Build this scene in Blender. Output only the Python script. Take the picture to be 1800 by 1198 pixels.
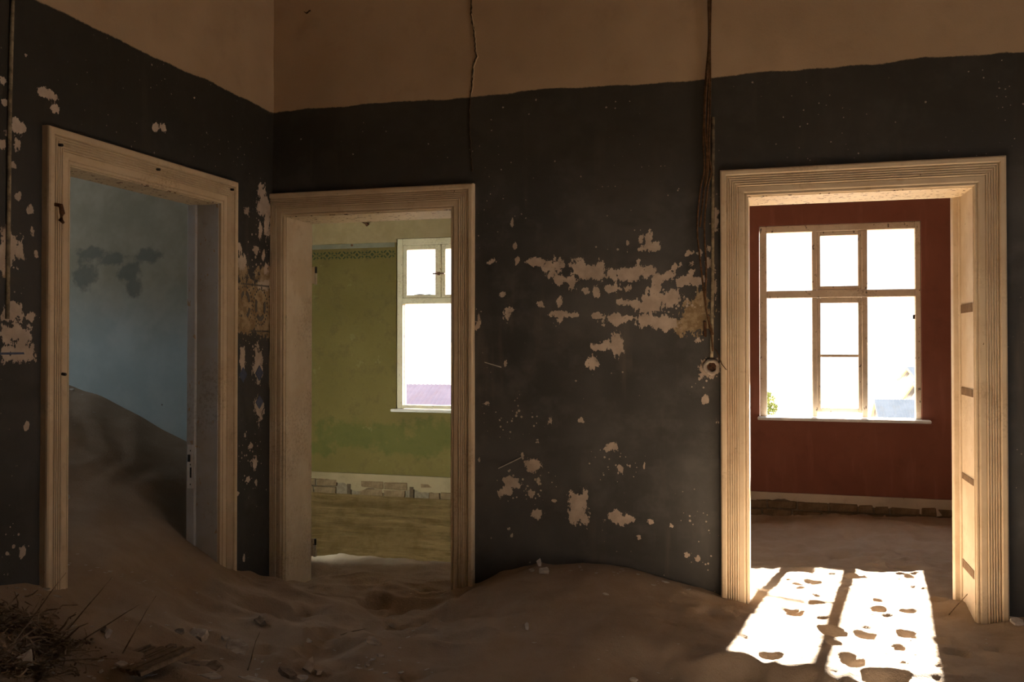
import bpy, bmesh, math, random
import numpy as np
from mathutils import Vector, Matrix

# ------------------------------------------------------------------ clear
for _o in list(bpy.data.objects):
    bpy.data.objects.remove(_o, do_unlink=True)
scene = bpy.context.scene
COL = scene.collection

# ------------------------------------------------------------------ camera
cam_d = bpy.data.cameras.new('camera')
cam = bpy.data.objects.new('camera', cam_d)
COL.objects.link(cam)
cam.location = (0, 0, 1.5)
cam.rotation_mode = 'XYZ'
cam.rotation_euler = (math.pi / 2 + 0.0128, 0.0, 0.2791)
cam_d.sensor_fit = 'HORIZONTAL'
cam_d.sensor_width = 36.0
cam_d.lens = 1567.85 / 1800 * 36.0
cam_d.shift_y = -(599.0 - 582.62) / 1800.0
cam_d.clip_end = 500
scene.camera = cam

# ------------------------------------------------------------------ sky, sun, exposure
world = bpy.data.worlds.new('sky')
scene.world = world
world.use_nodes = True
bg = world.node_tree.nodes['Background']
bg.inputs['Color'].default_value = (0.86, 0.93, 1.0, 1)
bg.inputs['Strength'].default_value = 2.0

sun_d = bpy.data.lights.new('sun', 'SUN')
sun_d.energy = 90.0
sun_d.angle = math.radians(0.6)
sun_d.color = (1.0, 0.91, 0.78)
sun = bpy.data.objects.new('sun', sun_d)
COL.objects.link(sun)
SUN_TO = Vector((0.130, 1.0, 0.345)).normalized()      # direction towards the sun
sun.rotation_euler = SUN_TO.to_track_quat('Z', 'Y').to_euler()
sun.location = (2, 20, 9)

scene.view_settings.view_transform = 'Standard'
scene.view_settings.look = 'None'
scene.view_settings.gamma = 1.0
scene.view_settings.use_curve_mapping = False
scene.view_settings.exposure = 0.95
try:
    scene.cycles.use_denoising = True
    scene.cycles.max_bounces = 6
    scene.cycles.diffuse_bounces = 5
    scene.cycles.glossy_bounces = 2
    scene.cycles.use_adaptive_sampling = True
    scene.cycles.adaptive_threshold = 0.035
    scene.cycles.caustics_reflective = False
    scene.cycles.caustics_refractive = False
    scene.cycles.sample_clamp_indirect = 6.0
except Exception:
    pass

random.seed(7)
rng = np.random.default_rng(11)

# ------------------------------------------------------------------ dimensions (metres)
XL = -2.6725     # left wall, room face
YB = 4.44        # back wall, room face
TB = 0.29        # back wall thickness
TL = 0.155       # left wall thickness
YF = 8.0         # outer wall, inner face
YU = 4.72        # blue room wall
HEAD = 2.207     # door opening height
CW = 0.128       # door casing width
ZC = 3.9         # ceiling
PEEL_BACK = [(-1.381,1.928,0.021,0.012),(-1.14,1.922,0.06,0.018),(-1.05,1.895,0.045,0.034),(-1.07,1.852,0.015,0.019),(-1.02,1.822,0.022,0.021),(-0.926,1.888,0.034,0.039),(-0.892,1.858,0.039,0.029),(-0.824,1.861,0.034,0.043),(-0.951,1.816,0.025,0.029),(-0.921,1.921,0.018,0.014),(-0.661,1.843,0.094,0.03),(-0.737,1.835,0.031,0.033),(-0.623,1.862,0.038,0.024),(-0.566,1.86,0.028,0.024),(-0.515,1.817,0.026,0.021),(-0.459,1.83,0.028,0.023),(-0.39,1.81,0.046,0.023),(-0.33,1.804,0.041,0.019),(-0.564,2.011,0.013,0.04),(-0.543,1.982,0.032,0.021),(-0.608,1.965,0.014,0.011),(-0.606,2.022,0.006,0.017),(-0.67,2.0,0.006,0.014),(-0.67,1.96,0.008,0.01),(-0.756,1.774,0.043,0.017),(-0.824,1.756,0.014,0.021),(-0.882,1.766,0.014,0.012),(-0.67,1.777,0.011,0.017),(-0.538,1.766,0.033,0.017),(-0.464,1.722,0.066,0.036),(-0.566,1.691,0.061,0.042),(-0.585,1.611,0.056,0.03),(-0.492,1.601,0.083,0.03),(-0.642,1.701,0.038,0.013),(-0.709,1.706,0.014,0.011),(-1.324,1.753,0.012,0.01),(-1.298,1.65,0.018,0.041),(-1.272,1.669,0.012,0.01),(-1.02,1.715,0.012,0.024),(-1.005,1.642,0.044,0.017),(-1.02,1.623,0.012,0.014),(-0.951,1.642,0.028,0.01),(-1.12,1.697,0.014,0.014),(-0.824,1.641,0.037,0.01),(-0.737,1.621,0.057,0.021),(-0.671,1.625,0.028,0.013),(-0.728,1.488,0.031,0.048),(-0.815,1.483,0.053,0.017),(-0.776,1.492,0.014,0.013),(-0.849,1.401,0.031,0.031),(-0.263,1.378,0.045,0.042),(-0.299,1.377,0.023,0.037),(-0.367,1.94,0.018,0.014),(-0.315,1.934,0.009,0.014),(-0.28,1.891,0.009,0.019),(-0.358,1.888,0.007,0.011),(-0.348,1.851,0.014,0.007),(-0.436,1.872,0.011,0.017),(-0.408,1.89,0.006,0.011),(-0.326,1.511,0.016,0.011),(-0.295,1.229,0.011,0.017),(-1.453,1.616,0.008,0.025),(-1.464,1.586,0.008,0.015),(-1.257,2.003,0.008,0.012),(-1.329,2.003,0.005,0.01),(-1.272,2.127,0.006,0.02),(-1.07,1.104,0.008,0.017),(-1.308,1.398,0.005,0.018),(-1.247,1.929,0.008,0.014),(-0.244,2.08,0.011,0.028),(-0.243,2.136,0.009,0.017),(-0.275,1.961,0.007,0.013),(-0.253,1.867,0.007,0.046),(-0.244,1.765,0.007,0.055),(-1.416,1.185,0.008,0.012),(-0.618,1.909,0.006,0.009),(-0.363,1.516,0.005,0.006),(-1.155,0.876,0.031,0.027),(-1.282,0.786,0.038,0.022),(-1.301,0.736,0.028,0.024),(-1.133,0.792,0.012,0.022),(-1.174,0.736,0.019,0.017),(-1.137,0.629,0.027,0.018),(-0.945,0.711,0.022,0.036),(-0.921,0.634,0.051,0.042),(-0.894,0.719,0.019,0.054),(-0.722,0.627,0.047,0.026),(-0.663,0.624,0.024,0.012),(-0.722,0.651,0.021,0.014),(-0.746,0.98,0.026,0.018),(-0.77,0.971,0.014,0.012),(-1.137,0.998,0.01,0.007),(-1.068,1.108,0.01,0.018),(-1.218,0.922,0.008,0.015),(-1.049,0.694,0.015,0.007),(-0.957,0.746,0.01,0.012),(-0.704,0.864,0.009,0.009),(-0.674,0.888,0.009,0.012),(-0.71,0.881,0.012,0.006),(-0.558,0.619,0.014,0.009),(-0.459,0.601,0.007,0.009),(-0.616,0.536,0.007,0.009),(-0.328,0.447,0.016,0.009),(-0.379,0.467,0.011,0.009),(-0.298,1.221,0.014,0.014),(-1.288,0.542,0.006,0.012),(-1.275,0.506,0.006,0.006),(-1.339,0.722,0.01,0.017),(-1.256,0.769,0.023,0.012),(-1.453,0.887,0.008,0.015),(-0.905,1.11,0.01,0.007),(-0.592,0.892,0.005,0.014),(-1.414,1.186,0.013,0.012),(-0.235,1.123,0.004,0.016)]
OCHRE_BACK = [(-0.344,1.628,0.068,0.065),(-0.308,1.702,0.027,0.046),(-0.39,1.591,0.064,0.028)]
SPECK_BACK = [(-0.299,1.516,0.081,0.056),(-0.309,1.312,0.081,0.074),(-0.253,1.738,0.027,0.231),(-1.458,1.616,0.042,0.08),(-0.418,1.722,0.146,0.149),(-1.199,0.789,0.199,0.158),(-0.746,0.892,0.189,0.095),(-0.351,0.607,0.135,0.092),(-0.306,0.449,0.09,0.057),(-1.263,1.116,0.201,0.122)]
PEEL_LEFT = [(4.321,2.34,0.036,0.039),(4.346,2.252,0.061,0.046),(4.383,2.179,0.029,0.079),(4.183,2.203,0.027,0.019),(4.14,1.926,0.033,0.038),(4.117,2.006,0.013,0.025),(4.349,1.82,0.061,0.026),(4.144,1.417,0.022,0.075),(4.305,1.389,0.043,0.091),(4.311,2.117,0.014,0.052),(2.675,2.046,0.009,0.012),(2.728,2.003,0.011,0.013),(2.735,1.92,0.009,0.016),(2.617,1.902,0.021,0.035),(2.644,1.844,0.043,0.044),(2.602,1.805,0.021,0.043),(2.657,1.617,0.033,0.026),(2.625,1.607,0.021,0.022),(2.658,1.53,0.066,0.035),(2.691,1.468,0.062,0.035),(2.616,1.46,0.027,0.026),(2.734,1.602,0.02,0.013),(2.755,1.837,0.007,0.011),(4.276,2.009,0.019,0.019),(4.348,1.977,0.015,0.026),(4.373,1.914,0.015,0.026),(4.308,1.145,0.036,0.065),(2.715,1.19,0.007,0.013),(2.703,0.72,0.011,0.019),(4.263,0.848,0.019,0.032),(4.2,0.772,0.023,0.01),(4.282,0.747,0.012,0.015),(4.107,0.71,0.013,0.006),(4.228,0.948,0.018,0.01),(4.171,1.01,0.011,0.006),(4.169,0.363,0.009,0.015),(2.673,1.049,0.005,0.004),(2.807,2.461,0.043,0.016),(2.846,2.415,0.015,0.015),(2.668,2.306,0.031,0.025),(2.66,2.234,0.016,0.025),(2.602,2.457,0.015,0.01),(2.607,2.379,0.01,0.008),(2.648,2.154,0.017,0.01),(3.442,2.48,0.018,0.016),(3.501,2.492,0.016,0.016),(2.605,2.219,0.017,0.017),(2.701,2.583,0.006,0.006),(3.446,2.758,0.007,0.004),(3.728,2.693,0.004,0.004),(2.67,2.045,0.009,0.013),(2.727,2.004,0.011,0.011),(2.625,2.268,0.017,0.01)]
OCHRE_LEFT = [(4.255,1.711,0.188,0.096),(4.187,1.619,0.092,0.051),(4.351,1.61,0.073,0.052),(4.141,1.882,0.045,0.031),(4.354,1.859,0.054,0.052),(2.613,1.78,0.011,0.026)]
SPECK_LEFT = [(2.658,1.556,0.123,0.105),(4.276,2.022,0.145,0.258),(4.257,1.454,0.168,0.154),(2.665,0.737,0.077,0.122),(4.228,0.884,0.141,0.254)]
STAIN_BLUE = [(-4.187,1.926,0.074,0.073),(-3.856,1.937,0.084,0.061),(-3.821,1.847,0.055,0.057),(-4.145,2.07,0.216,0.065),(-3.717,2.041,0.166,0.078),(-3.971,2.03,0.17,0.065),(-3.555,2.672,0.002,0.002)]

# ------------------------------------------------------------------ tagging helpers
def tag(o, label=None, cat=None, group=None, kind=None):
    if label: o['label'] = label
    if cat: o['category'] = cat
    if group: o['group'] = group
    if kind: o['kind'] = kind
    return o

def empty(name, loc=(0, 0, 0)):
    o = bpy.data.objects.new(name, None)
    o.empty_display_size = 0.1
    o.location = loc
    COL.objects.link(o)
    return o

def link_mesh(name, me, mat, parent=None, smooth=False):
    o = bpy.data.objects.new(name, me)
    COL.objects.link(o)
    if mat is not None and not me.materials:
        me.materials.append(mat)
    if smooth:
        me.polygons.foreach_set('use_smooth', [True] * len(me.polygons))
    if parent is not None:
        o.parent = parent
        o.matrix_parent_inverse = Matrix.Translation(-Vector(parent.location))
    return o

def from_py(name, verts, faces, mat, parent=None, smooth=False):
    me = bpy.data.meshes.new(name)
    me.from_pydata([tuple(v) for v in verts], [], faces)
    me.update()
    return link_mesh(name, me, mat, parent, smooth)

class MB:
    """collects boxes, prisms and tubes into one mesh"""
    def __init__(self):
        self.v = []; self.f = []
    def box(self, x0, x1, y0, y1, z0, z1):
        b = len(self.v)
        self.v += [(x0,y0,z0),(x1,y0,z0),(x1,y1,z0),(x0,y1,z0),(x0,y0,z1),(x1,y0,z1),(x1,y1,z1),(x0,y1,z1)]
        self.f += [tuple(b+i for i in q) for q in ((0,3,2,1),(4,5,6,7),(0,1,5,4),(1,2,6,5),(2,3,7,6),(3,0,4,7))]
        return self
    def bev_box(self, x0, x1, y0, y1, z0, z1, c=0.004):
        """box with chamfered edges"""
        bm = bmesh.new()
        bmesh.ops.create_cube(bm, size=1)
        for v in bm.verts:
            v.co = Vector((x0 if v.co.x < 0 else x1, y0 if v.co.y < 0 else y1, z0 if v.co.z < 0 else z1))
        bmesh.ops.bevel(bm, geom=bm.edges[:], offset=c, segments=1, affect='EDGES')
        bmesh.ops.recalc_face_normals(bm, faces=bm.faces[:])
        self.bm(bm)
        return self
    def bm(self, bm):
        b = len(self.v)
        bm.verts.index_update()
        self.v += [tuple(v.co) for v in bm.verts]
        self.f += [tuple(b+v.index for v in f.verts) for f in bm.faces]
        bm.free()
    def tube(self, pts, r, n=6, cap=True):
        pts = [Vector(p) for p in pts]
        rs = r if isinstance(r, (list, tuple)) else [r]*len(pts)
        b = len(self.v)
        for i, p in enumerate(pts):
            d = (pts[min(i+1, len(pts)-1)] - pts[max(i-1, 0)]).normalized()
            a = Vector((0,0,1)) if abs(d.z) < .9 else Vector((1,0,0))
            s = d.cross(a).normalized(); t = d.cross(s)
            for k in range(n):
                an = 2*math.pi*k/n
                self.v.append(tuple(p + (s*math.cos(an)+t*math.sin(an))*rs[i]))
        for i in range(len(pts)-1):
            for k in range(n):
                self.f.append((b+i*n+k, b+i*n+(k+1)%n, b+(i+1)*n+(k+1)%n, b+(i+1)*n+k))
        if cap:
            self.f.append(tuple(b+k for k in range(n))[::-1])
            self.f.append(tuple(b+(len(pts)-1)*n+k for k in range(n)))
        return self
    def prism(self, poly, fn0, fn1):
        """poly of 2-D points, mapped by fn0 (front) and fn1 (back)"""
        b = len(self.v); n = len(poly)
        self.v += [fn0(*p) for p in poly] + [fn1(*p) for p in poly]
        self.f.append(tuple(b+i for i in range(n)))
        self.f.append(tuple(b+n+i for i in range(n))[::-1])
        for i in range(n):
            j = (i+1) % n
            self.f.append((b+j, b+i, b+n+i, b+n+j))
        return self
    def build(self, name, mat, parent=None, smooth=False):
        me = bpy.data.meshes.new(name)
        me.from_pydata(self.v, [], self.f)
        bm = bmesh.new(); bm.from_mesh(me)
        bmesh.ops.recalc_face_normals(bm, faces=bm.faces[:])
        bm.to_mesh(me); bm.free()
        return link_mesh(name, me, mat, parent, smooth)

# ------------------------------------------------------------------ materials (node based)
class NT:
    def __init__(self, name):
        self.m = bpy.data.materials.new(name)
        self.m.use_nodes = True
        self.t = self.m.node_tree
        self.t.nodes.clear()
        self.out = self.n('ShaderNodeOutputMaterial')
        self.b = self.n('ShaderNodeBsdfPrincipled')
        self.t.links.new(self.b.outputs[0], self.out.inputs[0])
        self.tc = self.n('ShaderNodeTexCoord')
        self.obj = self.tc.outputs['Object']
    def n(self, typ, **kw):
        nd = self.t.nodes.new(typ)
        for k, v in kw.items(): setattr(nd, k, v)
        return nd
    def set(self, sock, val):
        if hasattr(val, 'is_output') or isinstance(val, bpy.types.NodeSocket):
            self.t.links.new(val, sock)
        else:
            if isinstance(val, tuple) and len(val) == 3 and sock.type == 'RGBA': val = val + (1,)
            sock.default_value = val
    def noise(self, scale, detail=4, rough=.55, vec=None, dist=0.0, stretch=None):
        nd = self.n('ShaderNodeTexNoise')
        nd.inputs['Scale'].default_value = scale
        nd.inputs['Detail'].default_value = min(detail, 3.5)
        nd.inputs['Roughness'].default_value = rough
        nd.inputs['Distortion'].default_value = dist
        v = vec if vec is not None else self.obj
        if stretch:
            mp = self.n('ShaderNodeMapping'); mp.inputs['Scale'].default_value = stretch
            self.t.links.new(v, mp.inputs['Vector']); v = mp.outputs[0]
        self.t.links.new(v, nd.inputs['Vector'])
        return nd.outputs['Fac']
    def voronoi(self, scale, feature='F1', stretch=None, out='Distance'):
        nd = self.n('ShaderNodeTexVoronoi', feature=feature)
        nd.inputs['Scale'].default_value = scale
        v = self.obj
        if stretch:
            mp = self.n('ShaderNodeMapping'); mp.inputs['Scale'].default_value = stretch
            self.t.links.new(v, mp.inputs['Vector']); v = mp.outputs[0]
        self.t.links.new(v, nd.inputs['Vector'])
        return nd.outputs[out]
    def math(self, op, a, b=0.0, c=0.0, clamp=False):
        nd = self.n('ShaderNodeMath', operation=op); nd.use_clamp = clamp
        self.set(nd.inputs[0], a); self.set(nd.inputs[1], b); self.set(nd.inputs[2], c)
        return nd.outputs[0]
    def step(self, x, lo, hi):
        nd = self.n('ShaderNodeMapRange'); nd.interpolation_type = 'SMOOTHSTEP'
        self.set(nd.inputs[0], x)
        nd.inputs[1].default_value = lo; nd.inputs[2].default_value = hi
        nd.inputs[3].default_value = 0; nd.inputs[4].default_value = 1
        return nd.outputs[0]
    def mix(self, fac, a, b, blend='MIX'):
        nd = self.n('ShaderNodeMix', data_type='RGBA', blend_type=blend)
        self.set(nd.inputs[0], fac); self.set(nd.inputs[6], a); self.set(nd.inputs[7], b)
        return nd.outputs[2]
    def attr(self, name):
        nd = self.n('ShaderNodeAttribute'); nd.attribute_name = name
        return nd.outputs['Fac']
    def sep(self):
        nd = self.n('ShaderNodeSeparateXYZ'); self.t.links.new(self.obj, nd.inputs[0])
        return nd.outputs
    def bump(self, h, strength=.4, dist=.01, prev=None):
        nd = self.n('ShaderNodeBump')
        nd.inputs['Strength'].default_value = strength; nd.inputs['Distance'].default_value = dist
        self.set(nd.inputs['Height'], h)
        if prev is not None: self.t.links.new(prev, nd.inputs['Normal'])
        return nd.outputs[0]
    def done(self, col, rough=.85, normal=None, spec=.2, metal=0.0):
        self.set(self.b.inputs['Base Color'], col)
        self.set(self.b.inputs['Roughness'], rough)
        self.b.inputs['Specular IOR Level'].default_value = spec
        self.b.inputs['Metallic'].default_value = metal
        if normal is not None: self.t.links.new(normal, self.b.inputs['Normal'])
        return self.m

def mat_room_wall():
    m = NT('dark_painted_plaster')
    x, y, z = m.sep()
    big = m.noise(1.3, 5, .6); mid = m.noise(6, 6, .65); fine = m.noise(60, 5, .7); tiny = m.noise(190, 3, .7)
    streak = m.noise(9, 5, .6, stretch=(1, 1, .12))
    dark = m.mix(m.step(big, .35, .68), (.058, .058, .056), (.104, .103, .101))
    dark = m.mix(m.math('MULTIPLY', m.step(mid, .45, .75), .55), dark, (.128, .125, .120))
    dark = m.mix(m.math('MULTIPLY', m.step(streak, .56, .74), .25), dark, (.20, .17, .135))
    cloud = m.noise(3.1, 6, .7, stretch=(.6, .6, 1.3))
    dark = m.mix(m.math('MULTIPLY', m.step(cloud, .55, .7), .4), dark, (.042, .041, .038))
    frz = m.step(m.math('ADD', z, m.math('MULTIPLY', m.math('SUBTRACT', big, .5), .9)), 2.05, 2.55)
    dark = m.mix(m.math('MULTIPLY', frz, .62), dark, (.038, .031, .020))
    dark_tone = m.n('ShaderNodeAttribute'); dark_tone.attribute_type = 'OBJECT'; dark_tone.attribute_name = 'dark_tone'
    dark = m.mix(dark_tone.outputs['Fac'], dark, (.020, .018, .014))
    # bare plaster under flaked paint
    ragged = m.math('ADD', m.math('ADD', m.math('MULTIPLY', m.math('SUBTRACT', m.noise(21, 7, .68, stretch=(1.25, 1.25, .8)), .5), 3.1), m.math('MULTIPLY', m.math('SUBTRACT', m.noise(75, 5, .7, stretch=(1.2, 1.2, .7)), .5), 1.3)),
                    m.math('MULTIPLY', m.math('SUBTRACT', fine, .5), .8))
    peel = m.step(m.math('ADD', m.attr('peel'), ragged), -.02, .05)
    ochre = m.step(m.math('ADD', m.math('ADD', m.attr('ochre'), .3), ragged), -.02, .10)
    sp = m.voronoi(38)
    sp_n = m.noise(11, 3, .6)
    speck = m.math('MULTIPLY', m.step(m.math('SUBTRACT', m.math('MULTIPLY', m.attr('speck'), m.math('MULTIPLY', sp_n, .52)), m.math('ADD', sp, m.math('MULTIPLY', fine, .22))), -.10, -.085), 1.0)
    few = m.step(m.math('SUBTRACT', m.math('ADD', m.voronoi(9), m.math('MULTIPLY', fine, .10)), 0), .105, .085)
    few2 = m.math('MULTIPLY', m.step(m.math('ADD', m.voronoi(27), m.math('MULTIPLY', fine, .16)), .175, .15), m.step(m.noise(2.3, 4, .6), .50, .62))
    few = m.math('MAXIMUM', few, few2)
    bare = m.mix(m.step(m.noise(14, 4), .35, .7), (.46, .375, .305), (.60, .505, .42))
    och = m.mix(m.step(m.noise(22, 5, .7), .4, .62), (.25, .175, .095), (.42, .32, .20))
    lower = m.mix(ochre, dark, och)
    lower = m.mix(peel, lower, bare)
    lower = m.mix(m.math('MULTIPLY', speck, .9), lower, bare)
    lower = m.mix(m.math('MULTIPLY', few, .7), lower, bare)
    # limewashed upper wall
    up = m.mix(m.step(big, .3, .7), (.43, .31, .195), (.52, .385, .25))
    up = m.mix(m.math('MULTIPLY', m.step(mid, .5, .78), .35), up, (.34, .24, .15))
    upn = m.math('MULTIPLY', m.math('SUBTRACT', m.noise(2.2, 4, .6), .5), .055)
    edge = m.math('ADD', z, m.math('ADD', upn, m.math('MULTIPLY', m.math('SUBTRACT', fine, .5), .012)))
    upper = m.step(edge, 2.795, 2.803)
    col = m.mix(upper, lower, up)
    h = m.math('SUBTRACT', m.math('MULTIPLY', mid, .35), m.math('MULTIPLY', m.math('MAXIMUM', peel, ochre), .55))
    n1 = m.bump(h, .55, .006)
    n2 = m.bump(m.math('ADD', fine, m.math('MULTIPLY', tiny, .6)), .30, .004, n1)
    return m.done(col, m.math('ADD', .62, m.math('MULTIPLY', peel, .25)), n2, .25)

def mat_plaster(name, a, b, stain=None, bump=.3, spots=None):
    m = NT(name)
    big = m.noise(1.7, 5, .62); mid = m.noise(7, 6, .65); fine = m.noise(70, 4, .7)
    col = m.mix(m.step(big, .32, .68), a, b)
    if stain:
        col = m.mix(m.math('MULTIPLY', m.step(mid, .5, .75), .5), col, stain)
    if spots:
        col = m.mix(m.math('MULTIPLY', m.step(m.math('ADD', m.voronoi(7), m.math('MULTIPLY', fine, .07)), .095, .07), .6), col, spots)
    return m.done(col, .85, m.bump(m.math('ADD', mid, m.math('MULTIPLY', fine, .4)), bump, .006), .2)

def mat_green():
    m = NT('green_painted_plaster')
    x, y, z = m.sep()
    big = m.noise(1.5, 6, .65); mid = m.noise(6, 6, .68); fine = m.noise(65, 4, .7)
    col = m.mix(m.step(big, .3, .7), (.112, .086, .026), (.148, .114, .038))
    col = m.mix(m.math('MULTIPLY', m.step(mid, .46, .70), .65), col, (.086, .063, .024))
    # greener damp stain low on the wall (attribute holds where it spread)
    damp = m.step(m.math('ADD', m.attr('peel'), m.math('MULTIPLY', m.math('SUBTRACT', m.noise(6, 7, .75), .5), 2.6)), -.15, .45)
    col = m.mix(m.math('MULTIPLY', damp, .6), col, (.070, .080, .020))
    fl = m.step(m.math('ADD', m.noise(5, 6, .75), m.math('MULTIPLY', fine, .12)), .70, .72)
    col = m.mix(m.math('MULTIPLY', fl, .35), col, (.19, .16, .075))
    up = m.mix(m.step(mid, .35, .7), (.27, .205, .11), (.32, .245, .14))
    edge = m.math('ADD', z, m.math('MULTIPLY', m.math('SUBTRACT', m.noise(3, 4), .5), .03))
    col = m.mix(m.step(edge, 2.478, 2.484), col, up)
    return m.done(col, .85, m.bump(m.math('ADD', mid, m.math('MULTIPLY', fine, .4)), .35, .006), .2)

def mat_blue():
    m = NT('blue_painted_plaster')
    x, y, z = m.sep()
    mid = m.noise(4.5, 6, .68); fine = m.noise(60, 4, .7); big = m.noise(1.4, 4, .6)
    blue = m.mix(m.step(mid, .35, .7), (.45, .55, .555), (.52, .61, .61))
    grey = m.mix(m.step(mid, .35, .7), (.31, .285, .20), (.39, .35, .255))
    t = m.step(m.math('ADD', z, m.math('MULTIPLY', m.math('SUBTRACT', big, .5), .5)), 1.25, 2.0)  # browner towards the top: faded paint plus warm light put into the colour
    col = m.mix(t, blue, grey)
    st = m.math('ADD', m.attr('peel'), m.math('MULTIPLY', m.math('SUBTRACT', m.noise(16, 6, .65), .5), 1.3))
    col = m.mix(m.math('MULTIPLY', m.step(st, .05, .5), .62), col, (.10, .115, .10))
    sp = m.step(m.math('ADD', m.voronoi(6.5), m.math('MULTIPLY', fine, .08)), .095, .07)
    col = m.mix(m.math('MULTIPLY', sp, .75), col, (.13, .085, .07))
    return m.done(col, .8, m.bump(m.math('ADD', mid, m.math('MULTIPLY', fine, .4)), .3, .006), .2)

def mat_red():
    m = NT('red_painted_plaster')
    mid = m.noise(5, 6, .68); fine = m.noise(65, 4, .7); big = m.noise(1.6, 4, .6)
    streak = m.noise(10, 4, .6, stretch=(1, 1, .15))
    col = m.mix(m.step(big, .3, .7), (.175, .062, .040), (.215, .080, .052))
    col = m.mix(m.math('MULTIPLY', m.step(mid, .5, .75), .5), col, (.140, .050, .033))
    col = m.mix(m.math('MULTIPLY', m.step(streak, .53, .75), .5), col, (.27, .112, .078))
    return m.done(col, .85, m.bump(m.math('ADD', mid, m.math('MULTIPLY', fine, .4)), .3, .006), .2)

def mat_paint(name, a, b, wood=(.12, .065, .03), wear=.66, grain=(1, 1, .05), bump=.2):
    """old oil paint on timber: fine grain, yellowed patches, chips down to the wood"""
    m = NT(name)
    gr = m.noise(85, 5, .65, stretch=grain); mid = m.noise(5.5, 5, .65); chip = m.noise(38, 5, .62, stretch=(1, 1, .45)); dirt = m.noise(13, 6, .7)
    col = m.mix(m.step(mid, .33, .68), a, b)
    col = m.mix(m.math('MULTIPLY', m.step(gr, .5, .8), .10), col, tuple(c*.70 for c in a))
    col = m.mix(m.math('MULTIPLY', m.step(dirt, .57, .75), .35), col, (a[0]*.62, a[1]*.50, a[2]*.38))
    crk = m.math('MULTIPLY', m.step(m.noise(2.1, 4, .6), .50, .66), m.step(m.noise(55, 6, .75), .50, .58))
    col = m.mix(m.math('MULTIPLY', crk, .38), col, (a[0]*.5, a[1]*.42, a[2]*.34))
    ch = m.step(chip, wear, wear+.025)
    col = m.mix(ch, col, wood)
    h = m.math('SUBTRACT', m.math('ADD', m.math('MULTIPLY', gr, .5), m.math('MULTIPLY', chip, .3)), m.math('MULTIPLY', ch, .6))
    return m.done(col, .6, m.bump(h, bump, .004), .3)

def mat_sand():
    m = NT('sand')
    mid = m.noise(5, 6, .65); grain = m.noise(420, 3, .7); med = m.noise(75, 5, .7); big = m.noise(1.1, 3)
    col = m.mix(m.step(mid, .3, .7), (.375, .290, .215), (.44, .350, .268))
    col = m.mix(m.math('MULTIPLY', m.step(big, .4, .7), .35), col, (.33, .240, .168))
    col = m.mix(m.math('MULTIPLY', m.step(grain, .54, .70), .42), col, (.20, .14, .10))
    col = m.mix(m.math('MULTIPLY', m.step(med, .62, .74), .30), col, (.29, .205, .14))
    n1 = m.bump(med, .45, .014)
    return m.done(col, .95, m.bump(grain, .6, .004, n1), .05)

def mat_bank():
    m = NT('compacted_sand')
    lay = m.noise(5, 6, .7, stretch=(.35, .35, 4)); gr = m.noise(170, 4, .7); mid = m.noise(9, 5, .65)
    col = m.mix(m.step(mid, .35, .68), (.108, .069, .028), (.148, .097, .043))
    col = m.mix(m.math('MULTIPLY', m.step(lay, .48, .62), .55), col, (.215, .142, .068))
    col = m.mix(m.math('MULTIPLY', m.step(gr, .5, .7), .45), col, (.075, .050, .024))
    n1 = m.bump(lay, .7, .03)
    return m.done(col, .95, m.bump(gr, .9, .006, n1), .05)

def mat_simple(name, a, b, scale=12, rough=.85, bump=.3, spec=.2, metal=0.0, bscale=60):
    m = NT(name)
    n = m.noise(scale, 5, .65)
    return m.done(m.mix(m.step(n, .35, .68), a, b), rough, m.bump(m.noise(bscale, 4, .7), bump, .004), spec, metal)

def mat_corrugated(name, a, b, rust, period=.13, axis=0):
    m = NT(name)
    s = m.sep()
    n = m.noise(1.1, 6, .7); st = m.noise(3, 4, .6, stretch=(1, .2, 1))
    col = m.mix(m.step(n, .35, .65), a, b)
    col = m.mix(m.math('MULTIPLY', m.step(st, .5, .7), .5), col, rust)
    return m.done(col, .7, None, .3, 0.0)

def mat_leaf():
    m = NT('leaves')
    n = m.noise(1.6, 4, .7)
    return m.done(m.mix(m.step(n, .35, .65), (.10, .13, .03), (.20, .22, .06)), .7, None, .2)

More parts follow.
